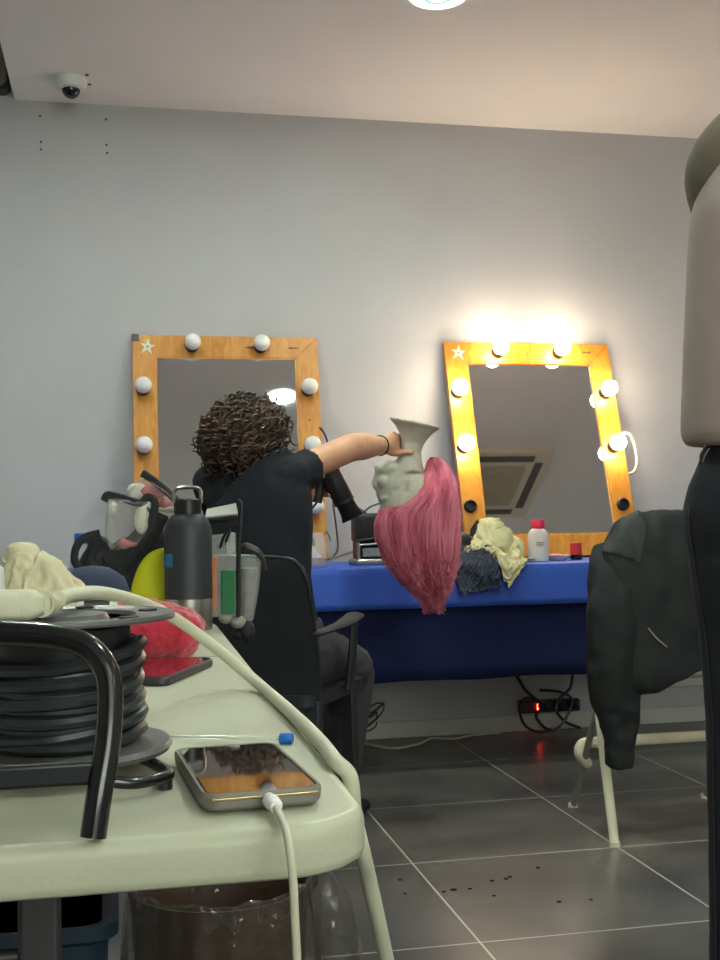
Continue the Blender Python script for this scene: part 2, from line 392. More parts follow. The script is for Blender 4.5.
# security camera
p = at(71, 79, Z=H)
t = thing('ceiling_security_camera', 'white dome security camera on the ceiling near the top left corner', 'camera', p)
b = B(); lathe(b, [(0.001, 0), (0.057, 0), (0.057, -0.018), (0.051, -0.036), (0.036, -0.042), (0.001, -0.042)], p); obj('housing', b, M['white_plastic'], t)
b = B(); q = ball(b, p + V((0, -0.004, -0.04)), 0.034); obj('lens_dome', b, M['dome'], t)
for x, y in ((87, 74.5), (89.5, 84)):
    q = at(x, y, Z=H); b = B(); lathe(b, [(0.001, 0), (0.007, 0), (0.006, -0.004), (0.001, -0.005)], q, seg=12); tag(obj('ceiling_screw', b, M['grey_metal']), 'small dark screw in the ceiling right of the dome camera', 'screw', 'ceiling screws by the dome camera')

# ceiling lamps: the first shows at the top edge, the second in the left mirror
def lamp(x, y, label):
    t = thing('ceiling_lamp', label, 'lamp', (x, y, H))
    b = B(); lathe(b, [(0.075, 0.002), (0.095, 0.002), (0.094, -0.006), (0.086, -0.012), (0.075, -0.010)], (x, y, H), 36); obj('bezel', b, M['lamp_bezel'], t)
    b = B(); lathe(b, [(0.001, -0.002), (0.078, -0.002), (0.078, -0.009), (0.05, -0.011), (0.001, -0.011)], (x, y, H), 36); obj('diffuser', b, M['lamp_lit'], t)
    b = B(); lathe(b, [(0.028, -0.011), (0.028, -0.0135), (0.05, -0.0135), (0.05, -0.011)], (x, y, H), 30); obj('inner_ring', b, M['lamp_core'], t)
    return t
L1 = lamp(0.99, 3.413, 'round recessed ceiling lamp cut off by the top edge of the photo')
L2 = dup(L1, (0.97, 2.43, H), 'round recessed ceiling lamp seen only reflected in the mirror behind the curly head')
for (x, y, l) in ((-0.15, 3.3, 'added recessed fill lamp above the left of the back wall, out of the photo'),
                  (-0.15, 2.1, 'added recessed fill lamp above the far end of the white table'),
                  (1.0, 0.8, 'added recessed fill lamp above the standing person, out of the photo'),
                  (2.4, 0.8, 'added recessed fill lamp right of the standing person, out of the photo'),
                  (1.0, -1.5, 'added recessed fill lamp behind the camera, in line with the others'),
                  (2.5, -1.5, 'added recessed fill lamp at the back right of the room')):
    dup(L1, (x, y, H), l)  # unseen lamps, added to brighten walls, ceiling and table

# cassette air conditioner, seen in the right mirror
ax, ay = 2.235, 2.38
t = thing('ceiling_air_conditioner', 'beige ceiling cassette air conditioner reflected in the lit mirror', 'air conditioner', (ax, ay, H))
b = B(); prism(b, [(ax+x, ay+y) for x, y in rounded_rect(0.68, 0.68, 0.02)], H-0.03, H+0.001); obj('panel', b, mat('ac_plastic', (222, 212, 188), 0.5, var=0.03), t, bevel=0.008)
b = B(); prism(b, [(ax+x, ay+y) for x, y in rounded_rect(0.40, 0.40, 0.02)], H-0.036, H-0.028)
for k in range(11): box(b, (ax, ay-0.17+k*0.034, H-0.037), (0.36, 0.008, 0.004))
obj('intake_grille', b, mat('ac_grille', (186, 176, 152), 0.6, var=0.04), t)
for k in range(4):
    c, s = math.cos(k*PI/2), math.sin(k*PI/2); b = B()
    box(b, (ax+0.27*c, ay+0.27*s, H-0.031), (0.05 if c*c > .5 else 0.46, 0.46 if c*c > .5 else 0.05, 0.006)); obj('louvre', b, M['ac_dark'], t)

# ================================================================== DRESSING TABLE
FY = 3.87; X0, X1 = -0.45, 2.75
t = thing('dressing_table', 'long table under the two light bulb mirrors, hidden by blue cloth', 'table', ((X0+X1)/2, 4.2, 0))
b = B(); box(b, ((X0+X1)/2, (FY+0.02+4.5)/2, BT-0.022), (X1-X0-0.04, 4.5-FY-0.04, 0.03)); obj('table_top', b, M['laminate'], t, smooth=False)
for x in (X0+0.08, X1-0.08):
    for y in (FY+0.08, 4.42):
        b = B(); box(b, (x, y, (BT-0.04)/2), (0.04, 0.04, BT-0.04)); obj('leg', b, M['grey_metal'], t, smooth=False)
zb = at(450, 607, Y=FY).z
def drop(x, k, lo, amp, seed):   # folds in the hanging part
    return amp*k*(noise.noise(V((x*5, seed, 0))) + 0.5*noise.noise(V((x*13, seed, 3))))
b = B(); nx = 160; rows = []
prof = [(4.5, BT-0.005)] + [(4.5-(4.5-FY-0.01)*k/6, BT) for k in range(1, 6)] + [(FY+0.012, BT), (FY+0.003, BT-0.003), (FY, BT-0.010)] + [(FY, BT-0.010-(BT-0.010-zb)*k/6) for k in range(1, 7)]
for (y, z) in prof:
    k = max(0, (BT-z)/(BT-zb)); rows.append([V((X0+(X1-X0)*i/nx, y - 0.012*k + drop(i/nx*3.2, k, 0, 0.010, 1.3), z + (0.0012*noise.noise(V((i*.15, y*6, 0))) if z > BT-0.006 else 0))) for i in range(nx+1)])
loft(b, rows, cap=False, closed=False)
o = tag(obj('tablecloth', b, M['blue_cloth'], base=((X0+X1)/2, 4.2, BT)), 'bright blue cloth over the dressing table, hanging a short way down', 'tablecloth')
md = o.modifiers.new('t', 'SOLIDIFY'); md.thickness = 0.0015; md.offset = 1
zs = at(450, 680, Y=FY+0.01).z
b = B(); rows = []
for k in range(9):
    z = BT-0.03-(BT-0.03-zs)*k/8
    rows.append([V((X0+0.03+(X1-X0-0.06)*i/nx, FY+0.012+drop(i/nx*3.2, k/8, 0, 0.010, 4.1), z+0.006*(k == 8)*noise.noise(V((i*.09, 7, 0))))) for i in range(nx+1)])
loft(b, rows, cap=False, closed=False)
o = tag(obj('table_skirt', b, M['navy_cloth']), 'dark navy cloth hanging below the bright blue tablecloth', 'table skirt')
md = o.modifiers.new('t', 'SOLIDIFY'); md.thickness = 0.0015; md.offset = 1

# ================================================================== MIRRORS
def mirror(label, xl, xr, ytop, ztop, ybot, lit, group=None):
    """leaning mirror; local frame: o = top-left front corner, ex right, ev down along the face, en out of the face"""
    zbot = BT + 0.0095
    ex = V((1, 0, 0)); ev = V((0, ybot-ytop, zbot-ztop)); hgt = ev.length; ev.normalize(); en = ev.cross(ex)*-1
    if en.y > 0: en = -en
    w = xr-xl; org = V((xl, ytop, ztop))
    P = lambda u, v, n=0.0: org + ex*u + ev*v + en*n
    R = Matrix((ex, -ev, en)).transposed()       # columns
    RW = 0.087; TH = 0.028
    t = thing('vanity_mirror', label, 'mirror', P(w/2, hgt, -TH/2))
    def rail(name, quad):
        b = B(); loft(b, [[P(u, v, 0) for u, v in quad], [P(u, v, -TH) for u, v in quad]]); return b
    fr = bmesh.new()
    quads = ([(0, 0), (w, 0), (w-RW, RW), (RW, RW)], [(0, hgt), (w, hgt), (w-RW, hgt-RW), (RW, hgt-RW)],
             [(0, 0), (RW, RW), (RW, hgt-RW), (0, hgt)], [(w, 0), (w-RW, RW), (w-RW, hgt-RW), (w, hgt)])
    for q in quads:
        b = rail('', q); o = obj('frame_rail', b, M['wood'], t, smooth=False, bevel=0.002)
    b = B(); box(b, P(w/2, hgt/2, -TH+0.003), (w-0.02, hgt-0.02, 0.004), R); obj('back_board', b, M['laminate'], t, smooth=False)
    b = B(); box(b, P(w/2, hgt/2, -0.012), (w-2*RW+0.006, hgt-2*RW+0.006, 0.005), R); obj('glass', b, M['mirror'], t, smooth=False)
    # pale inner bead around the glass
    b = B()
    for (u, v, su, sv) in ((w/2, RW+0.003, w-2*RW, 0.006), (w/2, hgt-RW-0.003, w-2*RW, 0.006), (RW+0.003, hgt/2, 0.006, hgt-2*RW), (w-RW-0.003, hgt/2, 0.006, hgt-2*RW)):
        box(b, P(u, v, -0.006), (su, sv, 0.010), R)
    obj('inner_bead', b, M['wood'], t, smooth=False)
    nT = Matrix((ex, -ev, en)).transposed().to_4x4()
    spots = [(w*0.315, RW*0.50), (w*0.685, RW*0.50)]
    for f in (0.245, 0.505, 0.775):
        spots += [(RW*(0.37 if lit else 0.44), hgt*f), (w-RW*0.54, hgt*f)]
    for i, (u, v) in enumerate(spots):
        c = P(u, v, 0); mt = Matrix.Translation(c) @ nT
        on = lit and i < 6; gone = lit and i >= 6
        b = B()
        if gone: lathe(b, [(0.001, 0), (0.026, 0), (0.026, 0.012), (0.021, 0.018), (0.017, 0.018), (0.015, 0.004), (0.001, 0.004)], seg=24, mt=mt)
        else: lathe(b, [(0.001, 0), (0.026, 0), (0.026, 0.016), (0.022, 0.022), (0.001, 0.022)], seg=24, mt=mt)
        so = obj('lamp_holder', b, M['black_plastic'], t)
        if gone:
            so['label'] = 'empty black lamp holder'
            continue
        b = B(); lathe(b, [(0.001, 0.018), (0.018, 0.018), (0.024, 0.028), (0.031, 0.042), (0.033, 0.052), (0.031, 0.064), (0.024, 0.077), (0.014, 0.083), (0.001, 0.085)], seg=20, mt=mt)
        obj('light_bulb', b, M['bulb_on'] if on else M['bulb_off'], so)
    # hand-painted star
    b = B(); cu, cv = 0.058, 0.048; pts = []
    for k in range(10):
        a = math.radians(-90+36*k+8); rr = 0.036*(1+0.18*math.sin(k*2.3)) if k % 2 == 0 else 0.0125
        pts.append((cu+rr*math.cos(a), cv+rr*math.sin(a)))
    loft(b, [[P(u, v, 0.0004) for u, v in pts], [P(u, v, 0.0012) for u, v in pts]])
    obj('star_mark', b, M['star'], t, smooth=False)
    b = B(); lathe(b, [(0.0005, 0), (0.004, 0), (0.004, 0.0008), (0.0005, 0.0008)], seg=10, mt=Matrix.Translation(P(cu, cv, 0.0012)) @ nT); obj('star_centre', b, M['ink'], t)
    return t, P, w, hgt, R
mL, PL, wL, hL, RL = mirror('wooden mirror with its bulbs unlit, on the left behind the seated person', 0.063, 0.787, 4.53, 1.611, 4.35, False)
mR, PR, wR, hR, RR = mirror('wooden mirror with six glowing bulbs, on the right', 1.312, 2.028, 4.53, 1.603, 4.25, True)
# faint stamps on the top rails
for (P, u0, v0, t, R) in ((PL, wL*0.865, 0.046, mL, RL), (PL, wL*0.63, 0.046, mL, RL), (PR, wR*0.86, 0.04, mR, RR)):
    b = B()
    for k in range(5): box(b, P(u0-0.016+k*0.008, v0+random.uniform(-.001, .001), 0.0006), (0.005, 0.006+0.003*(k % 2), 0.001), R)
    obj('stamp', b, M['ink'], t, smooth=False)
b = B(); box(b, PL(0.012, 0.012, 0.001), (0.028, 0.028, 0.004), RL); obj('corner_bracket', b, M['grey_metal'], mL, bevel=0.002)
# keyhole / nail dots
for (P, u, v, t) in ((PL, wL-0.045, hL*0.38, mL), (PR, 0.05, hR*0.9, mR)):
    b = B(); ball(b, P(u, v, 0.0), 0.004, u=8, v=6); obj('nail_head', b, M['ink'], t)
# cord loop of the lit mirror
q = PR(wR, hR*0.52, -0.02)
b = B(); tube(b, [q + V(v) for v in ((-0.02, 0, 0.07), (0.03, 0.0, 0.075), (0.05, -0.005, 0.03), (0.058, -0.01, -0.03), (0.048, -0.01, -0.075), (0.025, 0, -0.09), (-0.02, 0.01, -0.095))], 0.0065, n=8); 
obj('power_cord', b, M['cable_white'], mR)
# dark cord beside the unlit mirror
b = B(); tube(b, [at(314, 425, Y=4.5), at(321, 429, Y=4.45), at(327, 440, Y=4.42), at(331, 462, Y=4.42), at(333, 500, Y=4.42), at(338, 545, Y=4.40), at(333, 558, Y=4.36)], 0.004, n=8)
obj('power_cord', b, M['grey_metal'], mL)
# spade shaped black hook on the lit mirror's left post
c = PR(0.052, hR*0.885, 0.004)
t = thing('black_clip', 'black spade shaped clip on the lower left post of the lit mirror', 'clip', c)
b = B(); pts = [(0, 0.045), (0.03, 0.01), (0.036, -0.012), (0.02, -0.024), (0.006, -0.016), (0.008, -0.04), (-0.008, -0.04), (-0.006, -0.016), (-0.02, -0.024), (-0.036, -0.012), (-0.03, 0.01)]
loft(b, [[c + RR @ V((x, y, 0.0)) for x, y in pts], [c + RR @ V((x, y, 0.006)) for x, y in pts]]); obj('blade', b, M['black_plastic'], t, bevel=0.001)
b = B(); ball(b, c + RR @ V((0, 0.0, 0.008)), 0.007, u=10, v=8); obj('knob', b, M['black_gloss'], t)

# ================================================================== ON THE DRESSING TABLE
def tex(name, scale):
    t = bpy.data.textures.new(name, 'CLOUDS'); t.noise_scale = scale; t.noise_depth = 2; return t
TX_BIG, TX_MID, TX_FINE = tex('folds_big', 0.055), tex('folds_mid', 0.026), tex('folds_fine', 0.012)
def heap(name, build, m, parent=None, vox=0.0045, amps=(0.02, 0.010, 0.003), smooth=2, base=None):
    """a crumpled cloth: overlapping lobes fused into one skin, then folded"""
    b = B(); build(b)
    o = obj(name, b, m, parent, remesh=vox, sm_it=smooth, base=base)
    for t, a in zip((TX_BIG, TX_MID, TX_FINE), amps):
        if a:
            md = o.modifiers.new('f', 'DISPLACE'); md.texture = t; md.strength = a; md.mid_level = 0.5; md.texture_coords = 'GLOBAL'
    s = o.modifiers.new('s2', 'SMOOTH'); s.factor = 0.4; s.iterations = 1
    return o
def bottle_on(name, px, y, yb, prof, m, parent=None): pass

# clear jar with amber liquid
p = at(316, 562, Y=4.02); p.z = BT+0.0028
t = thing('glass_jar', 'clear jar with amber liquid beside the seated person, under the unlit mirror', 'jar', p)
b = B(); lathe(b, [(0.001, 0.004), (0.036, 0.004), (0.037, 0.0), (0.038, 0.01), (0.038, 0.085), (0.032, 0.1), (0.03, 0.118), (0.028, 0.118), (0.030, 0.1), (0.036, 0.085), (0.036, 0.01), (0.001, 0.008)], p); obj('jar_body', b, M['clear2'], t)
b = B(); lathe(b, [(0.001, 0.009), (0.035, 0.009), (0.035, 0.03), (0.001, 0.03)], p); obj('liquid', b, M['amber'], t)
b = B(); tube(b, [p+V((0.0, 0, 0.02)), p+V((-0.012, 0, 0.055)), p+V((-0.016, 0, 0.075))], [0.024, 0.012, 0.012], seg=16); obj('inner_bottle', b, M['white_plastic'], t)
b = B(); box(b, p+V((-0.016, 0, 0.085)), (0.024, 0.024, 0.03)); obj('inner_bottle_cap', b, M['black_plastic'], t, bevel=0.003)
b = B(); tube(b, [p+V((0.028, -0.01, 0.11)), p+V((0.036, -0.015, 0.12)), p+V((0.045, -0.018, 0.105)), p+V((0.05, -0.018, 0.088))], 0.002, n=5, seg=6); obj('hook', b, M['black_plastic'], t)

# dark heating pot / tool oven
p = at(370, 560, Y=4.08); p.z = BT+0.0028
t = thing('tool_heater', 'dark grey heater pot with a chrome framed opening, left of the pink wig', 'heater', p)
b = B(); loft(b, [[p+V((x, y, z)) for x, y in rounded_rect(0.125*s, 0.11*s, 0.03)] for z, s in ((0.085, 0.98), (0.09, 1.0), (0.165, 1.0), (0.178, 0.97), (0.184, 0.9))]); obj('body', b, M['dryer'], t)
b = B(); loft(b, [[p+V((x, y, z)) for x, y in rounded_rect(0.14*s, 0.125*s, 0.02)] for z, s in ((0.0, 0.97), (0.004, 1.0), (0.016, 1.0), (0.02, 0.96))]); obj('chrome_base', b, M['steel'], t)
b = B(); box(b, p+V((0, 0.01, 0.053)), (0.105, 0.085, 0.066)); obj('inner_box', b, M['black_plastic'], t, bevel=0.004)
b = B()
for x in (-0.052, 0.052): tube(b, [p+V((x, -0.05, 0.018)), p+V((x, -0.05, 0.088))], 0.006, seg=8)
tube(b, [p+V((-0.056, -0.05, 0.07)), p+V((0.056, -0.05, 0.078))], 0.004, seg=8)
obj('front_frame', b, M['steel'], t)
b = B(); box(b, p+V((-0.0, -0.052, 0.045)), (0.075, 0.006, 0.03)); obj('front_window', b, M['clear2'], t, bevel=0.002)
b = B(); tube(b, [p+V((-0.06, -0.056, 0.086)), p+V((-0.02, -0.062, 0.09)), p+V((0.05, -0.058, 0.098))], 0.005, seg=8, n=4); obj('front_handle', b, M['black_plastic'], t)
pa = at(356, 515, Y=4.2); pb = at(382, 503, Y=4.25)
b = B(); tube(b, [p+V((0.02, 0.05, 0.17)), V((p.x-0.02, 4.2, 0.93)), pa+V((0.02, 0, 0.004)), at(370, 507, Y=4.22), pb, at(396, 503, Y=4.3), at(408, 520, Y=4.38), at(412, 560, Y=4.44)], 0.0035, n=6, seg=8)
obj('power_cord', b, M['grey_metal'], t)
b = B(); tube(b, [at(328, 556, Y=4.1)+V((0, 0, -0.012)), at(340, 556, Y=4.15), at(352, 552, Y=4.2), at(362, 552, Y=4.24), at(380, 560, Y=4.3)], 0.004, n=6, seg=8)
tag(obj('loose_cord', b, M['black_rubber']), 'dark cord lying on the blue cloth between jar and heater pot', 'cord')

# black bag behind wig
p = at(458, 556, Y=4.10); p.z = BT+0.0028
def bb(b):
    ball(b, p+V((0.0, 0, 0.035)), (0.06, 0.05, 0.035)); ball(b, p+V((0.02, 0.02, 0.06)), (0.04, 0.04, 0.05)); ball(b, p+V((-0.05, 0, 0.028)), (0.05, 0.04, 0.027))
o = tag(heap('soft_bag', bb, M['black_fabric'], amps=(0.012, 0.006, 0.0)), 'small black soft bag between the pink wig and the khaki cloth', 'bag')

# khaki cloth and denim heaped on the table, hanging over its edge: let real sheets fall and keep their folds
def drape(name, m, size, cen, rz, bumps, grow, frames=46, n=52, table=True, seed=1, thick=0.0022, pre=0.02, fq=1.0, top=None, over=None):
    b = B(); vs = []
    c_, s_ = math.cos(rz), math.sin(rz)
    for i in range(n+1):
        row = []
        for k in range(n+1):
            x, y = (i/n-0.5)*size[0], (k/n-0.5)*size[1]
            z = pre*(noise.noise(V((x*17*fq+seed, y*15*fq, seed))) + 0.35*noise.noise(V((x*40*fq, y*38*fq, seed+3))))
            row.append(b.verts.new((cen.x+x*c_-y*s_, cen.y+x*s_+y*c_, cen.z+z)))
        vs.append(row)
    for i in range(n):
        for k in range(n): b.faces.new((vs[i][k], vs[i+1][k], vs[i+1][k+1], vs[i][k+1]))
    me = bpy.data.meshes.new('sheet'); b.to_mesh(me); b.free()
    ob = bpy.data.objects.new('sheet', me); COL.objects.link(ob)
    cl = ob.modifiers.new('cloth', 'CLOTH'); st = cl.settings
    st.quality = 6; st.mass = 0.25; st.tension_stiffness = 12; st.compression_stiffness = 12; st.shear_stiffness = 3; st.bending_stiffness = 0.12
    st.shrink_min = -grow; st.air_damping = 2.0
    cl.collision_settings.distance_min = 0.003; cl.collision_settings.use_self_collision = True; cl.collision_settings.self_distance_min = 0.003
    cl.point_cache.frame_start = 1; cl.point_cache.frame_end = frames+2
    cols = []
    b = B(); box(b, *(top or (((X0+X1)/2, (FY-0.004+4.5)/2, BT-0.15), (1.6, 4.5-FY+0.008, 0.302)))); cols.append(b)
    for c, r in bumps:
        b = B(); ball(b, c, r); cols.append(b)
    tmp = []
    for b in cols:
        me2 = bpy.data.meshes.new('c'); b.to_mesh(me2); b.free(); o2 = bpy.data.objects.new('c', me2); COL.objects.link(o2)
        o2.modifiers.new('c', 'COLLISION'); o2.collision.thickness_outer = 0.003; o2.collision.cloth_friction = 25; tmp.append(o2)
    if over:
        over.modifiers.new('c', 'COLLISION'); over.collision.thickness_outer = 0.004; over.collision.cloth_friction = 25
    for f in range(1, frames+1): scene.frame_set(f)
    dg = bpy.context.evaluated_depsgraph_get()
    res = bpy.data.meshes.new_from_object(ob.evaluated_get(dg))
    b = B(); b.from_mesh(res); b.transform(ob.matrix_world)
    for o2 in tmp + [ob]: bpy.data.objects.remove(o2)
    if over: over.modifiers.remove(over.modifiers['c'])
    scene.frame_set(1)
    o = obj(name, b, m, None)
    md = o.modifiers.new('t', 'SOLIDIFY'); md.thickness = thick; md.offset = 1
    md = o.modifiers.new('u', 'SUBSURF'); md.levels = 1; md.render_levels = 1
    return o
dK = lambda x, y, Y: at(x, y, Y=Y)
dn_b = [(dK(478, 556, 3.96), (0.05, 0.05, 0.034)), (dK(462, 560, 3.94), (0.03, 0.03, 0.02))]
denim = tag(drape('denim_garment', M['denim'], (0.22, 0.25), V((dK(476, 550, 3.93).x, 3.895, BT+0.09)), 0.3, dn_b, 0.0, seed=3, pre=0.03, frames=40, n=46, fq=0.55), 'dark blue denim garment hanging off the table edge under the khaki one', 'garment')
kh_b = [(dK(494, 543, 4.02), (0.066, 0.07, 0.062)), (dK(490, 533, 4.04), (0.04, 0.05, 0.05)), (dK(482, 553, 3.99), (0.05, 0.06, 0.04)), (dK(510, 548, 4.02), (0.03, 0.05, 0.04))]
tag(drape('khaki_garment', M['khaki_cloth'], (0.25, 0.25), V((dK(503, 545, 4.0).x, 3.975, BT+0.175)), -0.5, kh_b, 0.10, seed=8, pre=0.10, n=56, frames=44, fq=0.8, over=denim), 'crumpled khaki yellow garment heaped on the blue cloth', 'garment')

# clear bottle with pink-red cap
p = at(538.5, 559, Y=4.03); p.z = BT+0.0028
sc = 4.03/0.985/FPX
t = thing('clear_bottle', 'clear plastic bottle with a pink red cap before the lit mirror', 'bottle', p)
b = B(); lathe(b, [(0.001, 0), (0.037, 0), (0.039, 0.004), (0.039, 0.088), (0.036, 0.103), (0.027, 0.114), (0.021, 0.118), (0.021, 0.126), (0.001, 0.126)], p, 32); obj('bottle_body', b, mat('milky_bottle', (220, 222, 222), 0.2, alpha=0.62, var=0.03), t)
b = B(); lathe(b, [(0.001, 0.118), (0.0235, 0.118), (0.0245, 0.122), (0.0245, 0.146), (0.022, 0.15), (0.001, 0.15)], p, 28); obj('cap', b, M['pink_cap'], t)
b = B()
for k, ln in enumerate((0.026, 0.034, 0.02)):
    rows = []
    for zz in (0.066-k*0.006, 0.0685-k*0.006):
        rows.append([p + V((0.0394*math.sin(a), -0.0394*math.cos(a), zz)) for a in [(-ln/2+ln*i/8)/0.039-0.15 for i in range(9)]])
    loft(b, rows, cap=False, closed=False)
obj('print', b, M['grey_metal'], t)

# red pot with black base
p = at(576, 556, Y=4.06); p.z = BT+0.0028
t = thing('red_pot', 'small red topped pot before the lower right of the lit mirror', 'pot', p)
b = B(); lathe(b, [(0.001, 0), (0.021, 0), (0.022, 0.002), (0.022, 0.02), (0.001, 0.02)], p); obj('pot_body', b, M['black_gloss'], t)
b = B(); lathe(b, [(0.001, 0.018), (0.0225, 0.018), (0.0215, 0.06), (0.019, 0.063), (0.001, 0.063)], p); obj('lid', b, M['red_plastic'], t)
# flat white pads
p = at(558, 557, Y=4.05); p.z = BT+0.0028
t = thing('paper_plate', 'white shallow dish with pink smear, left of the small red pot', 'dish', p)
b = B(); lathe(b, [(0.001, 0.0), (0.03, 0.0), (0.046, 0.018), (0.048, 0.018), (0.034, 0.003), (0.001, 0.004)], p); obj('dish', b, M['paper_white'], t)
b = B(); ball(b, p+V((-0.008, -0.006, 0.014)), (0.032, 0.024, 0.011)); obj('smear', b, M['pink_stuff'], t)
# black card
p = at(514, 556, Y=4.09); p.z = BT+0.0028
Rc = Matrix.Rotation(math.radians(-12), 3, 'X')
t = thing('black_card', 'small black card with a white arrow mark, leaning left of the clear bottle', 'card', p)
b = B(); box(b, p+V((0, 0.0, 0.031)), (0.058, 0.004, 0.06), Rc); obj('card_body', b, M['card_black'], t, bevel=0.001)
b = B(); pts = [(-0.011, 0.013), (0.014, 0.0), (-0.011, -0.013), (-0.005, 0.0)]
loft(b, [[p+V((0.004, 0, 0.031)) + Rc @ V((x, -0.0022, z)) for x, z in pts], [p+V((0.004, 0, 0.031)) + Rc @ V((x, -0.0028, z)) for x, z in pts]]); obj('arrow_mark', b, M['paper_white'], t, smooth=False)
# clear pot behind the garment
# ------------------------------------------------------------------ under the dressing table
p = at(545, 706, Y=D-0.03)
t = thing('power_strip', 'dark power strip with red light on the wall under the dressing table', 'power strip', (p.x, D-0.001, p.z-0.02))
b = B(); box(b, (p.x+0.02, D-0.022, p.z), (0.26, 0.042, 0.05)); obj('housing', b, M['black_plastic'], t, bevel=0.006)
for k, x in enumerate((-0.02, 0.05, 0.11)):
    b = B(); tube(b, [(p.x+x, D-0.04, p.z+0.004), (p.x+x, D-0.075, p.z+0.006), (p.x+x+0.004, D-0.09, p.z-0.008)], [0.02, 0.019, 0.010], seg=14); obj('plug', b, M['black_rubber'], t)
q = at(539.5, 707, Y=D-0.05)
b = B(); box(b, (q.x, D-0.046, q.z), (0.016, 0.008, 0.024)); obj('switch_light', b, M['led_red'], t, bevel=0.002)
def cord(name, pts, r, m, label, n=7, group=None):
    b = B(); tube(b, pts, r, n=n, seg=8); return tag(obj(name, b, m), label, 'cord', group)
Yc = D-0.10
cord('strip_cord', [at(517, 676, Y=Yc+0.03), at(524, 688, Y=Yc), at(533, 697, Y=Yc), at(543, 706, Y=Yc-0.01), at(536, 716, Y=Yc), at(545, 728, Y=Yc), (at(555, 733, Y=Yc).x, Yc, 0.012)], 0.007, M['black_rubber'], 'black cord running from the table skirt down to the power strip')
cord('strip_cord', [at(573, 672, Y=Yc), at(570, 688, Y=Yc), at(560, 698, Y=Yc), at(556, 710, Y=Yc-0.01), at(566, 722, Y=Yc), at(580, 728, Y=Yc)], 0.0065, M['black_rubber'], 'black cord curling down right of the red light')
cord('strip_cord', [at(537, 700, Y=Yc-.03), at(526, 698, Y=Yc-.02), at(520, 708, Y=Yc-0.02), at(524, 724, Y=Yc-.02), at(538, 732, Y=Yc-0.02), at(556, 729, Y=Yc-0.02), at(566, 718, Y=Yc-0.02), at(572, 700, Y=Yc-0.02), at(560, 692, Y=Yc-0.02), at(540, 690, Y=Yc-0.02)], 0.006, M['black_rubber'], 'big black loop of cord around the power strip')
for k, (xa, ya) in enumerate(((365, 722), (372, 716))):
    pts = [at(xa+12*math.cos(a*1.13+k), ya+(10+3*k)*math.sin(a), Y=4.45-0.02*k) for a in [i*0.42 for i in range(30)]]
    cord('tangled_cord', pts, 0.003, M['black_rubber'], 'thin black tangled cord hanging by the wall right of the seated knee' if k == 0 else 'second loop of thin black cord, nearer the bright baseboard')
fl = lambda x, y, z=0.007: at(x, y, Z=z)
cord('loose_cord', [fl(352, 738), fl(372, 745), fl(395, 748), fl(418, 744), fl(432, 738), fl(452, 739), fl(474, 735), fl(500, 733)], 0.005, M['cable_white'], 'pale cord lying along the foot of the wall')

# crumbs on the floor
for (x, y, s) in ((400, 880, 1), (405, 894, .7), (444, 892, 1), (453.5, 890, 1.6), (470, 889, .9), (492, 881, 1), (506, 879, 1.1), (510, 877, 1), (494, 896, .8), (538, 868, 1), (559, 902, 1.1), (591, 900, .8)):
    q = at(x, y, Z=0.0); b = B(); ball(b, q+V((0, 0, 0.001)), (0.006*s, 0.005*s, 0.0018), u=8, v=6)
    tag(obj('floor_crumb', b, M['crumb']), 'dark crumb on the floor tiles between white table and jacket chair', 'crumb', 'crumbs on the floor tiles')

# ================================================================== WHITE FOLDING TABLE
TXR, TYF, TYB, TXL = 0.1335, 0.593, 1.80, -0.62
def inset_poly(i, r=0.05):
    w, h = TXR-TXL-2*i, TYB-TYF-2*i
    out = []
    for x, y in rounded_rect(w, h, max(r-i, 0.01), 8):
        X, Y = (TXL+TXR)/2+x-TXR, (TYF+TYB)/2+y-TYF; a = math.radians(0.66)      # the table stands a touch askew
        out.append((TXR+X*math.cos(a)+Y*math.sin(a), TYF-X*math.sin(a)*0+Y*math.cos(a)))
    return out
t = thing('folding_table', 'white plastic folding table in the left foreground', 'table', ((TXL+TXR)/2, (TYF+TYB)/2, 0))
b = B(); rings = []
for z, i in ((TT-0.020, 0.012), (TT-0.0255, 0.008), (TT-0.027, 0.004), (TT-0.025, 0.0008), (TT-0.021, 0.0), (TT-0.008, 0.0003), (TT-0.0045, 0.001), (TT-0.0018, 0.0028), (TT-0.0004, 0.0055), (TT, 0.009)):
    rings.append([V((x, y, z)) for x, y in inset_poly(i)])
loft(b, rings); obj('table_top', b, M['table'], t, angle=60)
b = B(); yy = at(205, 657, Z=TT).y; box(b, ((TXL+TXR)/2, yy, TT), (TXR-TXL-0.03, 0.0014, 0.0006)); obj('fold_seam', b, mat('seam', (120, 124, 106), 0.8, var=0.03), t, smooth=False)
pl = at(40, 935, d=0.86)
lx = [pl.x, 2*((TXL+TXR)/2)-pl.x]
for x in lx:
    for y in (pl.y, TYB-0.10):
        b = B(); box(b, (x, y, (TT-0.02)/2), (0.030, 0.03, TT-0.02)); obj('leg', b, M['grey_metal'], t, bevel=0.004)
for y in (pl.y, TYB-0.10):
    b = B(); tube(b, [(lx[0], y, at(85, 950, Y=y).z if y < 1 else 0.5), (lx[1], y, at(85, 950, Y=y).z if y < 1 else 0.5)], 0.006, seg=10); obj('cross_bar', b, M['grey_metal'], t)

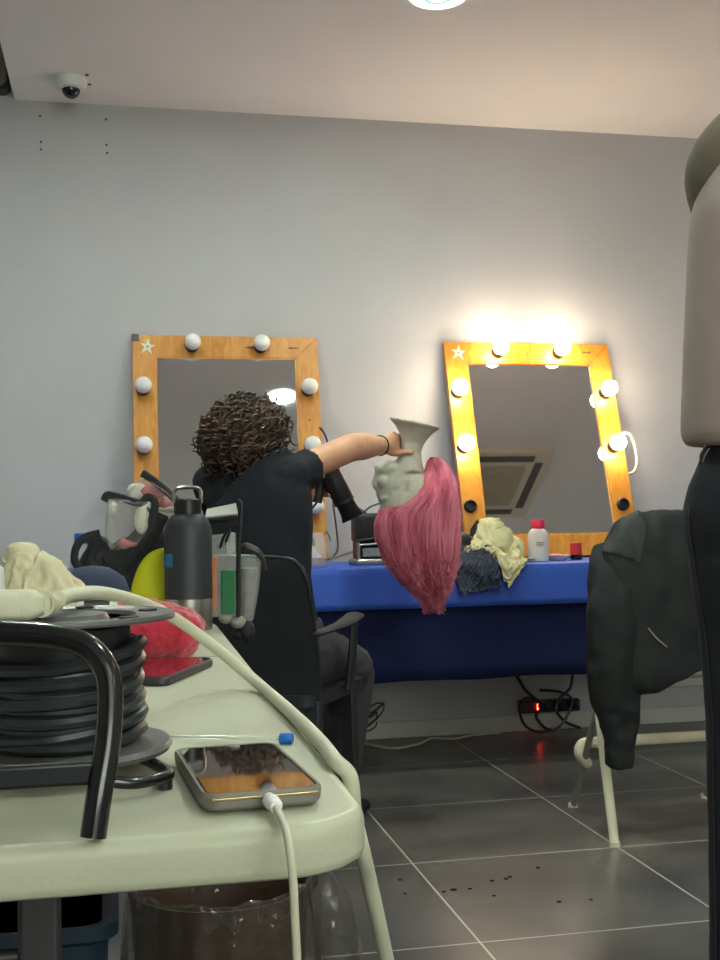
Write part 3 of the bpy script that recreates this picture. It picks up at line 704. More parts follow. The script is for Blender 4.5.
# under it: teal box, bin
p = at(84, 930, d=1.38)
t = thing('storage_crate', 'dark teal plastic crate under the white table, left of the bin', 'crate', (p.x-0.12, p.y, 0))
b = B(); cx, cy = p.x-0.12, p.y
loft(b, [[V((cx+x, cy+y, z)) for x, y in rounded_rect(w, w*0.8, 0.03)] for w, z in ((0.26, 0.0), (0.30, 0.44), (0.30, 0.45), (0.285, 0.45), (0.25, 0.02))]); obj('crate_body', b, M['teal_bin'], t)
b = B(); loft(b, [[V((cx+x, cy+y, z)) for x, y in rounded_rect(w, w*0.8, 0.03)] for w, z in ((0.31, 0.435), (0.322, 0.44), (0.322, 0.455), (0.30, 0.455), (0.30, 0.435))]); obj('crate_rim', b, M['teal_bin'], t)
bc = at(220, 882, d=1.62); zr = bc.z; bx, by = bc.x, bc.y; rb = 0.126
t = thing('waste_bin', 'brown waste bin lined with a clear plastic bag, under the white table', 'bin', (bx, by, 0))
b = B(); lathe(b, [(0.001, 0.0), (rb*0.80, 0.0), (rb*0.82, 0.01), (rb*0.985, zr-0.01), (rb, zr), (rb*0.97, zr), (rb*0.95, zr-0.01), (rb*0.79, 0.012), (0.001, 0.012)], (bx, by, 0), 40); obj('bin_body', b, M['bin_brown'], t)
b = B(); rings = []; N = 96
for k, (z, rr, am) in enumerate(((zr-0.05, 0.94, .004), (zr-0.006, 0.985, .004), (zr+0.008, 1.0, .005), (zr+0.006, 1.03, .006), (zr-0.03, 1.05, .010), (zr-0.09, 1.07, .014), (zr-0.16, 1.09, .018), (zr-0.23, 1.10, .022), (zr-0.27, 1.11, .026))):
    rings.append([V((bx+(rb*rr+am*noise.noise(V((3*math.cos(a)*1.6, 3*math.sin(a)*1.6, z*4)))+am*.6*noise.noise(V((9*math.cos(a), 9*math.sin(a), z*6))))*math.cos(a), by+(rb*rr+am*noise.noise(V((3*math.cos(a)*1.6, 3*math.sin(a)*1.6, z*4)))+am*.6*noise.noise(V((9*math.cos(a), 9*math.sin(a), z*6))))*math.sin(a), z+am*0.6*noise.noise(V((6*math.cos(a), 6*math.sin(a), 2.0))))) for a in [2*PI*i/N for i in range(N)]])
loft(b, rings, cap=False)
# gathered ear of the bag at the right
q = V((bx+rb*0.93, by-rb*0.45, zr))
tube(b, [q+V((0.0, 0, 0.015)), q+V((0.02, -0.006, 0.0)), q+V((0.036, -0.01, -0.06)), q+V((0.044, -0.012, -0.16)), q+V((0.046, -0.012, -0.26))], [(0.012, 0.018), (0.024, 0.03), (0.03, 0.034), (0.034, 0.036), (0.036, 0.036)], seg=16, n=6, cap=False)
wrinkle(b, 0.0045, 40, 3.0, (1, 1, 0.35))
obj('bin_liner', b, M['bag_film'], t)

# ------------------------------------------------------------------ cable reel
rc = at(62, 617, d=0.74); RX, RY = rc.x, rc.y; ZT = rc.z; ZB = at(62, 746, d=0.74).z
RF = 0.0712
t = thing('cable_reel', 'black cable reel with tubular frame at the left end of the white table', 'cable reel', (RX, RY, TT))
b = B(); lathe(b, [(0.012, ZT-0.0015), (RF, ZT-0.0015), (RF+0.0006, ZT), (RF, ZT+0.002), (RF-0.004, ZT+0.0022), (RF-0.006, ZT+0.001), (0.047, ZT+0.001), (0.045, ZT-0.0015), (0.03, ZT-0.0015), (0.028, ZT+0.002), (0.012, ZT+0.002)], (RX, RY, 0), 56)
obj('flange', b, M['reel_flange'], t)
for k in range(6):
    a = k*PI/3+0.3; b = B(); lathe(b, [(0.001, 0), (0.0062, 0), (0.0062, 0.0012), (0.001, 0.0012)], (RX+0.057*math.cos(a), RY+0.057*math.sin(a), ZT+0.001), 14); obj('flange_hole', b, M['black_gloss'], t)
b = B(); lathe(b, [(0.012, ZB+0.003), (RF-0.004, ZB+0.003), (RF-0.002, ZB), (RF-0.004, ZB-0.003), (0.012, ZB-0.003)], (RX, RY, 0), 56); obj('flange', b, M['reel_flange'], t)
b = B(); lathe(b, [(0.001, ZB), (0.041, ZB), (0.043, ZB+0.004), (0.043, ZT-0.006), (0.05, ZT-0.003), (0.001, ZT-0.003)], (RX, RY, 0), 40); obj('drum', b, M['black_plastic'], t)
# two layers of wound cable
pts = []
nturn = 10; zlo, zhi = ZB+0.008, ZT-0.020
for i in range(nturn*28+1):
    a = i/28*2*PI; f = i/(nturn*28); tri = abs(((f*2) % 2)-1); z = zhi-(zhi-zlo)*(1-tri)
    rr = (0.0465 if f < 0.5 else 0.0495) + 0.0035*noise.noise(V((a*0.35, 3, 1)))
    pts.append(V((RX+rr*math.cos(a), RY+rr*math.sin(a), z+0.0035*math.sin(a+0.6)+0.004*noise.noise(V((a*0.5, 0, 5))))))
b = B(); tube(b, pts, 0.0043, seg=8); obj('wound_cable', b, M['black_rubber'], t)
# frame: front arch, rear arch, rails and foot
fr_px = [(-71, 826, 0.575), (-76, 760, 0.583), (-74, 690, 0.592), (-62, 650, 0.598), (-34, 632, 0.602), (0, 633, 0.603), (50, 636, 0.603), (84, 645, 0.602), (103, 664, 0.599), (110, 690, 0.595), (108, 740, 0.587), (100, 790, 0.579), (93, 824, 0.574)]
fp = [at(x, y, d=d) for x, y, d in fr_px]
for q in (fp[0], fp[-1]): q.z = TT+0.002
b = B(); tube(b, fp, (0.0062, 0.0072), seg=14, n=6) if False else tube(b, fp, [0.0066, 0.0066], seg=14, n=6); obj('front_frame', b, M['black_gloss'], t)
b = B(); dback = V((0, 2*(RY-fp[5].y), 0))
rp = [q + V((0.0, 0.135 if True else 0, 0)) for q in fp]
rp = [V((q.x, RY+0.092, min(q.z, ZT-0.008))) for q in fp]
for q in (rp[0], rp[-1]): q.z = TT+0.002
tube(b, rp, [0.0055, 0.0055], seg=12, n=6); obj('rear_frame', b, M['black_gloss'], t)
zc = at(40, 772, d=0.585).z
b = B(); yb_ = fp[-2].y
box(b, ((fp[1].x+fp[-2].x)/2, fp[-2].y+0.004, zc), (fp[-2].x-fp[1].x, 0.006, 0.012)); obj('cross_bar', b, M['black_plastic'], t, bevel=0.002)
ft = [at(112, 782, d=0.655), at(135, 783, d=0.66), at(158, 779, d=0.672), at(169, 774.5, d=0.687), at(163, 769, d=0.70), at(146, 760, d=0.72), at(125, 752, d=0.735)]
b = B(); tube(b, ft, 0.0036, seg=10, n=6); obj('foot_loop', b, M['black_gloss'], t)
q = at(165, 785, d=0.683); b = B(); lathe(b, [(0.001, TT-q.z), (0.0045, TT-q.z), (0.0045, 0.005), (0.001, 0.005)], q, 12); obj('rubber_foot', b, M['black_rubber'], t)

# white socket on the reel with its thick cable
sk = at(8, 611, d=0.69); sk.z = ZT+0.003
t = thing('cable_socket', 'cream rubber socket lying on top of the cable reel', 'socket', sk)
b = B(); rr_ = rounded_rect
secs = [(-0.026, 0.0115, 0.0095), (-0.022, 0.0125, 0.011), (0.012, 0.0125, 0.011), (0.016, 0.0115, 0.010), (0.018, 0.009, 0.008), (0.021, 0.0075, 0.007)]
loft(b, [[sk+V((x, y*hw/0.01, 0.0088+z*hh/0.0122)) for y, z in rr_(0.02, 0.02, 0.005)] for x, hw, hh in secs]); obj('socket_body', b, M['socket_white'], t)
b = B(); loft(b, [[sk+V((x, y*hw/0.01, 0.0088+z*hh/0.0122)) for y, z in rr_(0.02, 0.02, 0.005)] for x, hw, hh in ((-0.016, 0.0132, 0.0102), (-0.015, 0.0138, 0.0105), (0.006, 0.0138, 0.0105), (0.007, 0.0132, 0.0102))]); obj('grip', b, M['socket_white'], t)
ZC = TT+0.0056
cab = [sk+V((0.0195, 0, 0.0088)), at(48, 604, d=0.712), at(58, 599, d=0.735), at(75, 594.5, d=0.78), at(100, 593, d=0.86), at(125, 597.5, d=0.94), at(150, 606, d=1.01), at(175, 618.5, d=1.06), at(203, 638, d=1.08), at(232, 661, d=1.07), at(262, 687, Z=ZC), at(288, 710, Z=ZC), at(310, 731, Z=ZC), at(325, 747.5, Z=ZC), at(336, 762, Z=ZC-0.001)]
ce = at(346, 778, Z=TT-0.004)
cab += [V((max(ce.x, TXR+0.0075), ce.y, TT-0.004)), V((TXR+0.011, ce.y+0.006, TT-0.03)), at(362, 850, d=0.73), at(368.5, 878, d=0.755), at(378, 920, d=0.78), at(387, 962, d=0.81), at(397, 1010, d=0.84), at(405, 1060, d=0.88), at(420, 1150, d=0.95), V((0.3, 1.0, 0.02)), V((0.5, 0.8, 0.008)), V((0.6, 0.2, 0.008))]
b = B(); N = len(cab); tube(b, cab, [0.0052]*N, seg=12, n=6)
tag(obj('thick_cable', b, M['cable_white']), 'thick cream cable arching from the reel socket over the right edge of the white table', 'cable')
b = B(); cc = catmull(cab[:3], 5)
for i in range(len(cc)-1):
    dirv = (cc[i+1]-cc[i]).normalized(); tube(b, [cc[i], cc[i]+dirv*0.0014], 0.0082-0.0022*i/len(cc), seg=14)
tube(b, cc, [0.0066, 0.0055], seg=12); obj('strain_relief', b, M['socket_white'], t)

# ------------------------------------------------------------------ phone on charge
pc = [at(206, 812, Z=TT+0.004), at(321, 797, Z=TT+0.004), at(275, 744, Z=TT+0.008), at(172, 751, Z=TT+0.008)]
for q in pc: q.z = TT
c0 = sum(pc, V())/4; ey = ((pc[3]+pc[2])-(pc[0]+pc[1])).normalized(); L_ = ((pc[3]+pc[2])-(pc[0]+pc[1])).length/2; W_ = ((pc[1]-pc[0]).length + (pc[2]-pc[3]).length)/2
exx = V((ey.y, -ey.x, 0)); W_ *= 0.99
def PH(x, y, z): return V((c0.x, c0.y, TT)) + exx*x + ey*y + V((0, 0, z + 0.0009 - y*0.0105))
def prr(w, l, r, z, n=6): return [PH(x, y, z) for x, y in rounded_rect(w, l, r, n)]
t = thing('phone', 'phone in a grey case charging near the front corner of the white table', 'phone', (c0.x, c0.y, TT))
b = B(); loft(b, [prr(W_-0.004, L_-0.004, 0.009, 0.0), prr(W_, L_, 0.011, 0.002), prr(W_+0.001, L_+0.001, 0.011, 0.008), prr(W_-0.001, L_-0.001, 0.0105, 0.0098), prr(W_-0.004, L_-0.004, 0.009, 0.0096), prr(W_-0.005, L_-0.005, 0.009, 0.007)]); obj('phone_case', b, M['phone_case'], t)
b = B(); loft(b, [prr(W_-0.005, L_-0.005, 0.0085, 0.006), prr(W_-0.005, L_-0.005, 0.0085, 0.0088), prr(W_-0.0065, L_-0.0065, 0.008, 0.0094)]); obj('screen', b, M['phone_glass'], t, smooth=False)
b = B()
for x, ww in ((-0.015, 0.028), (0.017, 0.026)): box(b, PH(x, -L_/2-0.0004, 0.0068), (ww, 0.0015, 0.0018), Matrix((exx, ey, V((0, 0, 1)))).transposed())
obj('port_edge', b, M['phone_gold'], t, bevel=0.0006)
p0 = PH(0.002, -L_/2-0.001, 0.0055)
t2 = thing('charging_cable', 'thin white charging cable hanging from the phone over the table front', 'cable', p0)
b = B(); tube(b, [p0, p0-ey*0.006], [0.0035, 0.0035], seg=12); tube(b, [p0-ey*0.005, p0-ey*0.017, p0-ey*0.02], [(0.0048, 0.0038), (0.0044, 0.0036), (0.003, 0.003)], seg=12, side=exx); obj('connector', b, M['white_plastic'], t2)
cq = [p0-ey*0.018, at(283, 822, d=0.592), at(287, 838, d=0.572), at(290, 852, d=0.562), at(293, 880, d=0.56), at(295, 920, d=0.562), at(297, 962, d=0.566), at(299, 1040, d=0.57), at(290, 1200, d=0.6), at(270, 1500, d=0.62)]
for q in cq[1:3]: q.z = max(q.z, TT+0.003)
for q in cq[3:6]: q.y = min(q.y, TYF-0.003)
b = B(); tube(b, cq, [0.0021]*2, seg=10, n=6); obj('cord', b, M['cable_white'], t2)

# brush pen with blue end
pa, pb = at(155, 736, Z=TT+0.004), at(281, 738.5, Z=TT+0.004)
pe = at(293, 738.5, Z=TT+0.004); dv = (pe-pa).normalized()
t = thing('brush_pen', 'thin clear pen with a blue end lying behind the charging phone', 'pen', (pa+pe)/2)
b = B(); tube(b, [pa, pa.lerp(pe, 0.5), pb], [0.0007, 0.0012, 0.0018], seg=8); obj('barrel', b, M['spatula'], t)
b = B(); tube(b, [pa, pa.lerp(pb, 0.6)], [0.0006, 0.0007], seg=8); obj('ink_core', b, M['grey_metal'], t)
b = B(); tube(b, [pb-dv*0.001, pb, pe-dv*0.0015, pe], [0.0034, 0.0039, 0.0039, 0.0032], seg=14); obj('cap', b, M['blue_cap'], t)

# second phone, black
q = [at(140, 674, Z=TT+0.008), at(173, 675, Z=TT+0.008), at(197, 661, Z=TT+0.008), at(166, 659, Z=TT+0.008)]
c1 = sum(q, V())/4
t = thing('black_phone', 'black phone lying flat in front of the red pouch', 'phone', (c1.x, c1.y, TT))
def P2(x, y, z):
    a = math.radians(22); return V((c1.x-0.012+x*math.cos(a)+y*math.sin(a), c1.y-x*math.sin(a)+y*math.cos(a), TT+z))
b = B(); loft(b, [[P2(x, y, z) for x, y in rounded_rect(w, l, 0.01)] for w, l, z in ((0.072, 0.148, 0), (0.075, 0.151, 0.002), (0.075, 0.151, 0.007), (0.072, 0.148, 0.009))]); obj('phone_body', b, M['grey_metal'], t)
b = B(); loft(b, [[P2(x, y, z) for x, y in rounded_rect(0.071, 0.147, 0.009)] for z in (0.0085, 0.0094)]); obj('screen', b, M['phone_glass'], t, smooth=False)

# red fleece pouch
rp_ = at(150, 640, d=1.33)
def rd(b):
    for x, z, rx, rz, ry in ((135, 0.033, 0.055, 0.033, 0.045), (160, 0.032, 0.05, 0.032, 0.042), (178, 0.026, 0.026, 0.028, 0.036), (112, 0.034, 0.045, 0.032, 0.04), (150, 0.045, 0.03, 0.022, 0.035)):
        c = at(x, 640, d=1.33); ball(b, V((c.x, c.y, TT+z)), (rx, ry, rz))
tag(heap('red_pouch', rd, M['red_cloth'], vox=0.004, amps=(0.010, 0.008, 0.004)), 'red fleece pouch behind the black phone', 'pouch')
# ribbed roll
q = at(97, 605, d=1.20)
t = thing('ribbed_roll', 'black roll with white ribbed ends behind the cable reel', 'roll', q)
b = B(); tube(b, [q+V((-0.014, 0, 0)), q+V((0.014, 0, 0))], 0.012, seg=20); obj('core', b, M['black_plastic'], t)
for s in (-1, 1):
    b = B(); tube(b, [q+V((s*0.013, 0, 0)), q+V((s*0.02, 0, 0))], [0.0125, 0.011], seg=20)
    for k in range(10):
        a = 2*PI*k/10; tube(b, [q+V((s*0.0135, 0.0115*math.cos(a), 0.0115*math.sin(a))), q+V((s*0.0205, 0.0105*math.cos(a), 0.0105*math.sin(a)))], 0.0022, seg=6)
    obj('ribbed_end', b, M['white_fluff'], t)

# beige cotton bag, crumpled
c = at(33, 600, d=1.30); c.z = TT
q1, q2, q3, q4 = at(24, 545, d=1.30), at(52, 570, d=1.29), at(40, 541, d=1.335), at(16, 566, d=1.29)
bg_b = [(V((q1.x, q1.y, TT+0.06)), (0.021, 0.03, q1.z-TT-0.053)), (V((q2.x, q2.y, TT+0.04)), (0.018, 0.026, q2.z-TT-0.033)), (V((q3.x, q3.y, TT+0.06)), (0.022, 0.02, q3.z-TT-0.053)), (V((q4.x, q4.y, TT+0.04)), (0.018, 0.026, q4.z-TT-0.045)), (V((c.x, c.y, TT+0.03)), (0.038, 0.04, 0.04))]
tag(drape('cotton_bag', M['beige_cloth'], (0.26, 0.26), V((c.x, c.y, TT+0.215)), 0.4, bg_b, 0.0, seed=5, pre=0.05, n=54, frames=34, fq=1.0, thick=0.0014, top=((TXL+TXR, TYF+TYB, TT*2-0.302), (TXR-TXL, TYB-TYF, 0.302)) if False else (((TXL+TXR)/2, (TYF+TYB)/2, TT-0.15), (TXR-TXL, TYB-TYF, 0.302))), 'crumpled beige cotton bag heaped behind the cream socket', 'bag')
c = at(1, 600, d=1.18)
t = thing('squeeze_tube', 'white tube with teal base cut off at the left photo edge', 'tube', (c.x-0.014, c.y, TT))
b = B(); lathe(b, [(0.001, 0.075), (0.016, 0.075), (0.018, 0.08), (0.017, 0.112), (0.006, 0.118), (0.001, 0.118)], (c.x-0.014, c.y, TT), 20); obj('tube_body', b, M['white_plastic'], t)
b = B(); lathe(b, [(0.001, 0), (0.018, 0), (0.0185, 0.004), (0.0185, 0.074), (0.001, 0.076)], (c.x-0.014, c.y, TT), 20); obj('tube_base', b, mat('teal_plastic_light', (60, 150, 160), 0.4, var=0.03), t)

# navy cap
c = at(92, 600, d=1.47); c.z = TT
t = thing('navy_cap', 'dark navy peaked cap between the beige bag and the yellow pouch', 'cap', c)
zt = at(85, 566, d=1.47).z-TT
b = B(); lathe(b, [(0.052, 0.0), (0.054, zt*0.35), (0.05, zt*0.62), (0.04, zt*0.84), (0.022, zt*0.96), (0.001, zt)], (c.x, c.y, TT), 32); wrinkle(b, 0.004, 22, 1.0); obj('crown', b, M['navy_felt'], t)
b = B(); lathe(b, [(0.053, 0.0), (0.0555, 0.002), (0.0565, zt*0.34), (0.054, zt*0.38)], (c.x, c.y, TT), 32); obj('band', b, M['black_fabric'], t)
b = B(); loft(b, [[V((c.x+0.05*math.cos(a)*s, c.y-0.02+0.06*math.sin(a)*s-0.02, TT+z)) for a in [PI+PI*i/16 for i in range(17)]] for s, z in ((0.98, 0.010), (1.25, 0.004), (1.25, 0.001), (0.98, 0.007))], cap=True); obj('peak', b, M['navy_felt'], t)

# black water bottle
c = at(189, 629, d=1.66); c.z = TT
t = thing('water_bottle', 'tall black water bottle with a steel base and blue sticker', 'bottle', c)
k = 1.66/FPX; zz = lambda y: (629-y)*k
rB = 23.5*k
b = B(); lathe(b, [(0.001, 0), (rB*0.95, 0), (rB, 0.003), (rB, zz(597)), (0.001, zz(597))], c, 40); obj('steel_base', b, M['steel'], t)
b = B(); lathe(b, [(0.001, zz(598)), (rB+0.0006, zz(598)), (rB+0.0006, zz(533)), (rB*0.97, zz(526)), (rB*0.85, zz(519)), (rB*0.60, zz(514.5)), (rB*0.52, zz(512)), (0.001, zz(512))], c, 40); obj('bottle_body', b, M['bottle_black'], t)
b = B(); lathe(b, [(0.001, zz(514)), (rB*0.58, zz(514)), (rB*0.58, zz(500)), (rB*0.52, zz(498.5)), (0.001, zz(498.5))], c, 32)
obj('cap', b, M['black_plastic'], t)
b = B(); lo = [c+V((x*rB, -0.3*rB*0, z)) for x, z in ((-0.56, zz(503)), (-0.56, zz(492)), (-0.36, zz(487.5)), (0.36, zz(487.5)), (0.56, zz(492)), (0.56, zz(503)))]
tube(b, lo, [(0.0075, 0.0028)]*2, seg=10, n=4, side=(0, 1, 0)); obj('carry_loop', b, M['steel'], t)
b = B(); rows = []
for z in (zz(566), zz(553)): rows.append([c+V((1.035*rB*math.sin(a), -1.035*rB*math.cos(a), z)) for a in [math.radians(-92+50*i/8) for i in range(9)]])
loft(b, rows, cap=False, closed=False); o = obj('sticker', b, M['sticker_blue'], t)

# yellow pouch
c = at(163, 610, d=1.71); c.z = TT
b = B(); rz = (0.9-TT) + (518-548)*1.70/FPX
lathe(b, [(0.001, 0.0), (0.046, 0.0)] + [(0.050*math.cos(q)**0.9, 0.012+(rz-0.012)*math.sin(q)) for q in [k*PI/2/12 for k in range(12)]] + [(0.001, rz)], (0, 0, 0), 32)
bmesh.ops.transform(b, matrix=Matrix.Translation(c) @ Matrix.Diagonal((1, 0.42, 1, 1)), verts=b.verts); wrinkle(b, 0.002, 26, 5)
tag(obj('yellow_pouch', b, M['yellow']), 'bright yellow rounded pouch left of the black water bottle', 'pouch')

# black toiletry bag with clear pouches
c = at(118, 600, d=1.765); c.z = TT
t = thing('toiletry_bag', 'black soft toiletry bag behind the navy cap and yellow pouch', 'bag', c)
def tb(b):
    for x, z, rx, rz, ry in ((95, 0.06, 0.03, 0.06, 0.022), (115, 0.055, 0.035, 0.056, 0.024), (142, 0.06, 0.04, 0.062, 0.022), (150, 0.10, 0.04, 0.05, 0.02), (128, 0.09, 0.03, 0.045, 0.02), (100, 0.10, 0.022, 0.036, 0.018)):
        q = at(x, 600, d=1.765); ball(b, V((q.x, q.y, TT+z)), (rx, ry, rz))
heap('bag_body', tb, M['black_fabric'], t, vox=0.004, amps=(0.012, 0.008, 0.003))
for pts in ([(100, 533), (84, 538), (76, 548), (75, 562), (84, 572)], [(104, 540), (94, 548), (90, 560), (96, 570)]):
    b = B(); tube(b, [at(x, y, d=1.735) for x, y in pts], [(0.006, 0.002)]*2, seg=8, n=6, side=FWD.cross(V((0, 0, 1)))); obj('strap', b, M['black_fabric'], t)
b = B(); tube(b, [at(x, y, d=1.735) for x, y in ((158, 512), (146, 535), (128, 552), (110, 566))], [(0.018, 0.003)]*2, seg=10, n=5, side=(1, 0, -0.6)); obj('shoulder_strap', b, M['black_fabric'], t)
def pouch(label, outline, zipline, contents, dd, thick):
    o3 = [at(x, y, d=dd) for x, y in outline]; cen = sum(o3, V())/len(o3)
    base = V((cen.x, cen.y, min(q.z for q in o3)))
    t = thing('clear_pouch', label, 'pouch', base)
    b = B(); N = FWD.copy(); rings = []
    for s, off in ((0.80, -1.0), (0.93, -0.75), (1.0, 0.0), (0.93, 0.75), (0.80, 1.0)):
        rings.append([cen+(q-cen)*s + N*(off*thick) for q in catmull(o3+[o3[0]], 5)[:-1]])
    loft(b, rings); wrinkle(b, 0.003, 45, cen.x*9); obj('vinyl', b, M['clear'], t)
    b = B(); tube(b, [at(x, y, d=dd-thick*0.6) for x, y in zipline], [(0.006, 0.004)]*2, seg=8, n=6); obj('zip_edge', b, M['black_fabric'], t)
    for nm, x, y, rx, rz, m in contents:
        b = B(); q = at(x, y, d=dd); ball(b, q, (rx, thick*0.62, rz), u=18, v=12); wrinkle(b, 0.004, 60, x); obj(nm, b, m, t)
    return t
pouch('clear zip pouch with black edging and cotton inside, on the black toiletry bag', [(107, 500), (125, 497), (142, 500), (152, 502), (151, 525), (142, 542), (124, 550), (108, 545)], [(104, 501), (108, 495), (122, 498), (140, 503), (148, 497), (155, 503), (152, 520), (151, 530), (140, 545)],
      [('cotton', 143, 520, 0.015, 0.022, M['white_fluff']), ('powder_puff', 128, 544, 0.017, 0.008, M['pink_stuff']), ('sachet', 113, 510, 0.009, 0.013, M['paper_white'])], 1.735, 0.018)
pouch('clear pouch with pink things and a thick black zip bar, leaning by the bottle cap', [(125, 495), (142, 478), (160, 484), (176, 497), (176, 516), (158, 514), (140, 512)], [(142, 473), (150, 478), (165, 490), (178, 502)],
      [('pink_puff', 152, 493, 0.017, 0.012, M['pink_stuff']), ('pale_puff', 136, 491, 0.014, 0.013, M['paper_white']), ('pink_sachet', 166, 504, 0.012, 0.010, M['pink_stuff']), ('white_sachet', 168, 509, 0.016, 0.005, M['white_fluff'])], 1.765, 0.016)
q = at(82, 560, d=1.775)
t = thing('small_bottle', 'small clear bottle with a blue cap behind the straps of the toiletry bag', 'bottle', (q.x, q.y, TT))
zc = at(82, 541, d=1.775).z-TT
b = B(); lathe(b, [(0.001, 0), (0.018, 0), (0.019, 0.003), (0.019, zc-0.03), (0.008, zc-0.008), (0.008, zc), (0.001, zc)], (q.x, q.y, TT), 20); obj('bottle_body', b, M['clear2'], t)
b = B(); lathe(b, [(0.001, zc-0.004), (0.0115, zc-0.004), (0.0115, zc+0.010), (0.010, zc+0.012), (0.001, zc+0.012)], (q.x, q.y, TT), 18); obj('cap', b, M['blue_cap'], t)

# clear make-up set bag overhanging the far corner
dS = 1.73
c = at(222, 612, d=dS)
t = thing('set_bag', 'clear make-up set bag with black frame at the far corner of the white table', 'bag', (c.x-0.02, c.y, TT))
S = lambda x, y, dd=0.0: at(x, y, d=dS+dd)
def panel(bm, q, dd, th):
    loft(bm, [[S(x, y, dd) for x, y in q], [S(x, y, dd+th) for x, y in q]])
b = B(); panel(b, [(206, 536), (236, 532), (237, 617), (206, 617)], -0.022, 0.044); obj('clear_body', b, M['clear2'], t, bevel=0.003)
b = B(); tube(b, [S(238, 500, -.02), S(241, 506, -.02), S(239, 540, -.02), S(238, 580, -.02), S(238, 617, -.02)], [(0.0035, 0.003)]*2, seg=8, n=4); tube(b, [S(206, 520, -.02), S(225, 519, -.02), S(238, 517, -.02)], 0.004, seg=8, n=3)
tube(b, [S(206, 524, -.02), S(238, 523, -.02)], 0.002, seg=8); obj('black_frame', b, M['black_plastic'], t)
b = B(); loft(b, [[S(205, 517, -.022), S(207, 509, -.005), S(236, 503, -.005), S(238, 513, -.022)], [S(205, 518.5, -.022), S(207, 510.5, -.004), S(236, 504.5, -.004), S(238, 514.5, -.022)]]); obj('flap', b, M['seat_grey'], t, smooth=False)
b = B(); panel(b, [(221, 570), (235, 570), (235, 614), (221, 614)], -0.0245, 0.02); obj('green_tube', b, M['green_liq'], t, bevel=0.002)
b = B(); panel(b, [(209, 556), (217, 556), (217, 610), (209, 610)], -0.0245, 0.016); obj('orange_tube', b, M['orange_card'], t, bevel=0.002)
b = B(); tube(b, [S(220, 548, -.024), S(225, 534, -.026), S(230, 530, -.027), S(226, 542, -.026)], 0.002, seg=8, n=5); obj('clip', b, M['black_plastic'], t)
b = B(); loft(b, [[S(x, y, -.025) for x, y in ((226, 545), (229, 531), (234, 533), (235, 552), (228, 556))], [S(x, y, -.022) for x, y in ((226, 545), (229, 531), (234, 533), (235, 552), (228, 556))]]); obj('clear_tab', b, M['clear2'], t, smooth=False)
b = B()
for x, y, r in ((226, 618, .011), (238, 622, .012)): ball(b, S(x, y, -.01), (r, .014, r*0.8), u=14, v=10)
obj('padded_base', b, M['seat_grey'], t)
b = B(); ball(b, S(247, 631, -.005), (0.012, 0.014, 0.016), u=14, v=10); ball(b, S(241, 634, 0), (0.014, 0.014, 0.010), u=14, v=10); obj('lower_strap', b, M['black_fabric'], t)
# tumbler in the side pocket
b = B(); rings = []
for x0, x1, y in ((240, 262, 556), (239.5, 261.5, 562), (239.5, 259, 590), (240, 254, 618), (241, 252, 621)):
    a, e = S(x0, y), S(x1, y); m_ = (a+e)/2; h_ = (e-a)/2
    rings.append([m_ + h_*math.cos(q) + FWD*(h_.length*math.sin(q)) for q in [2*PI*i/20 for i in range(20)]])
loft(b, rings); sp_ = obj('side_pocket', b, M['clear2'], t)
b = B(); rings = []
for x0, x1, y in ((242, 258.5, 568), (241.5, 256.5, 590), (242, 252, 616)):
    a, e = S(x0, y), S(x1, y); m_ = (a+e)/2; h_ = (e-a)/2
    rings.append([m_ + h_*math.cos(q) + FWD*(h_.length*math.sin(q)) for q in [2*PI*i/16 for i in range(16)]])
loft(b, rings); obj('pocket_brushes', b, M['grey_liq'], sp_)
b = B(); tube(b, [S(239, 550, -.012), S(246, 547, -.016), S(256, 551, -.016), S(262, 558, -.012), S(266, 570, -.006)], [(0.004, 0.003), (0.0065, 0.005), (0.006, 0.004), (0.004, 0.003), (0.0025, 0.002)], seg=12, n=5); obj('pocket_lid', b, M['grey_metal'], sp_)

# ================================================================== SEATED PERSON AND BLACK CHAIR
A = math.radians(32); fv = V((math.sin(A), math.cos(A), 0)); rv = V((math.cos(A), -math.sin(A), 0))
e0 = at(321, 697, d=2.87); CO = e0 - rv*0.225 + fv*0.20; CO.z = 0
def CH(u, v, z): return CO + rv*u + fv*v + V((0, 0, z))
t = thing('armchair', 'black plastic armchair that the person with curly hair sits on', 'chair', CO)
b = B(); rings = []
zt = 0.80
prof = [(0.20, -0.185, 0.208), (0.32, -0.19, 0.212), (0.45, -0.20, 0.222), (0.55, -0.222, 0.225), (0.66, -0.25, 0.225), (0.74, -0.272, 0.222), (0.775, -0.281, 0.214), (0.793, -0.286, 0.195), (0.80, -0.288, 0.16)]
for z, v, hw in prof:
    r = []
    us = [hw*(-1+2*i/14) for i in range(15)]
    r += [CH(u, v - 0.030*(1-(u/hw)**2), z) for u in us] + [CH(u, v + 0.014 - 0.030*(1-(u/hw)**2), z) for u in us[::-1]]
    rings.append(r)
loft(b, rings[1:]); obj('backrest', b, M['chair_black'], t)
b = B(); tube(b, [CH(-0.222, -0.272, 0.735), CH(-0.21, -0.281, 0.775), CH(-0.185, -0.292, 0.796), CH(-0.1, -0.31, 0.803), CH(0, -0.316, 0.804), CH(0.1, -0.31, 0.803), CH(0.185, -0.292, 0.796), CH(0.21, -0.281, 0.775), CH(0.224, -0.27, 0.735), CH(0.227, -0.248, 0.66), CH(0.227, -0.218, 0.55), CH(0.223, -0.196, 0.45)], 0.005, seg=8, n=5); obj('rim', b, M['black_rubber'], t)
b = B(); loft(b, [[CH(x, y-0.035, z) for x, y in rounded_rect(0.44, 0.38, 0.05)] for z in (0.425, 0.43, 0.45, 0.455)]); obj('seat', b, M['chair_black'], t)
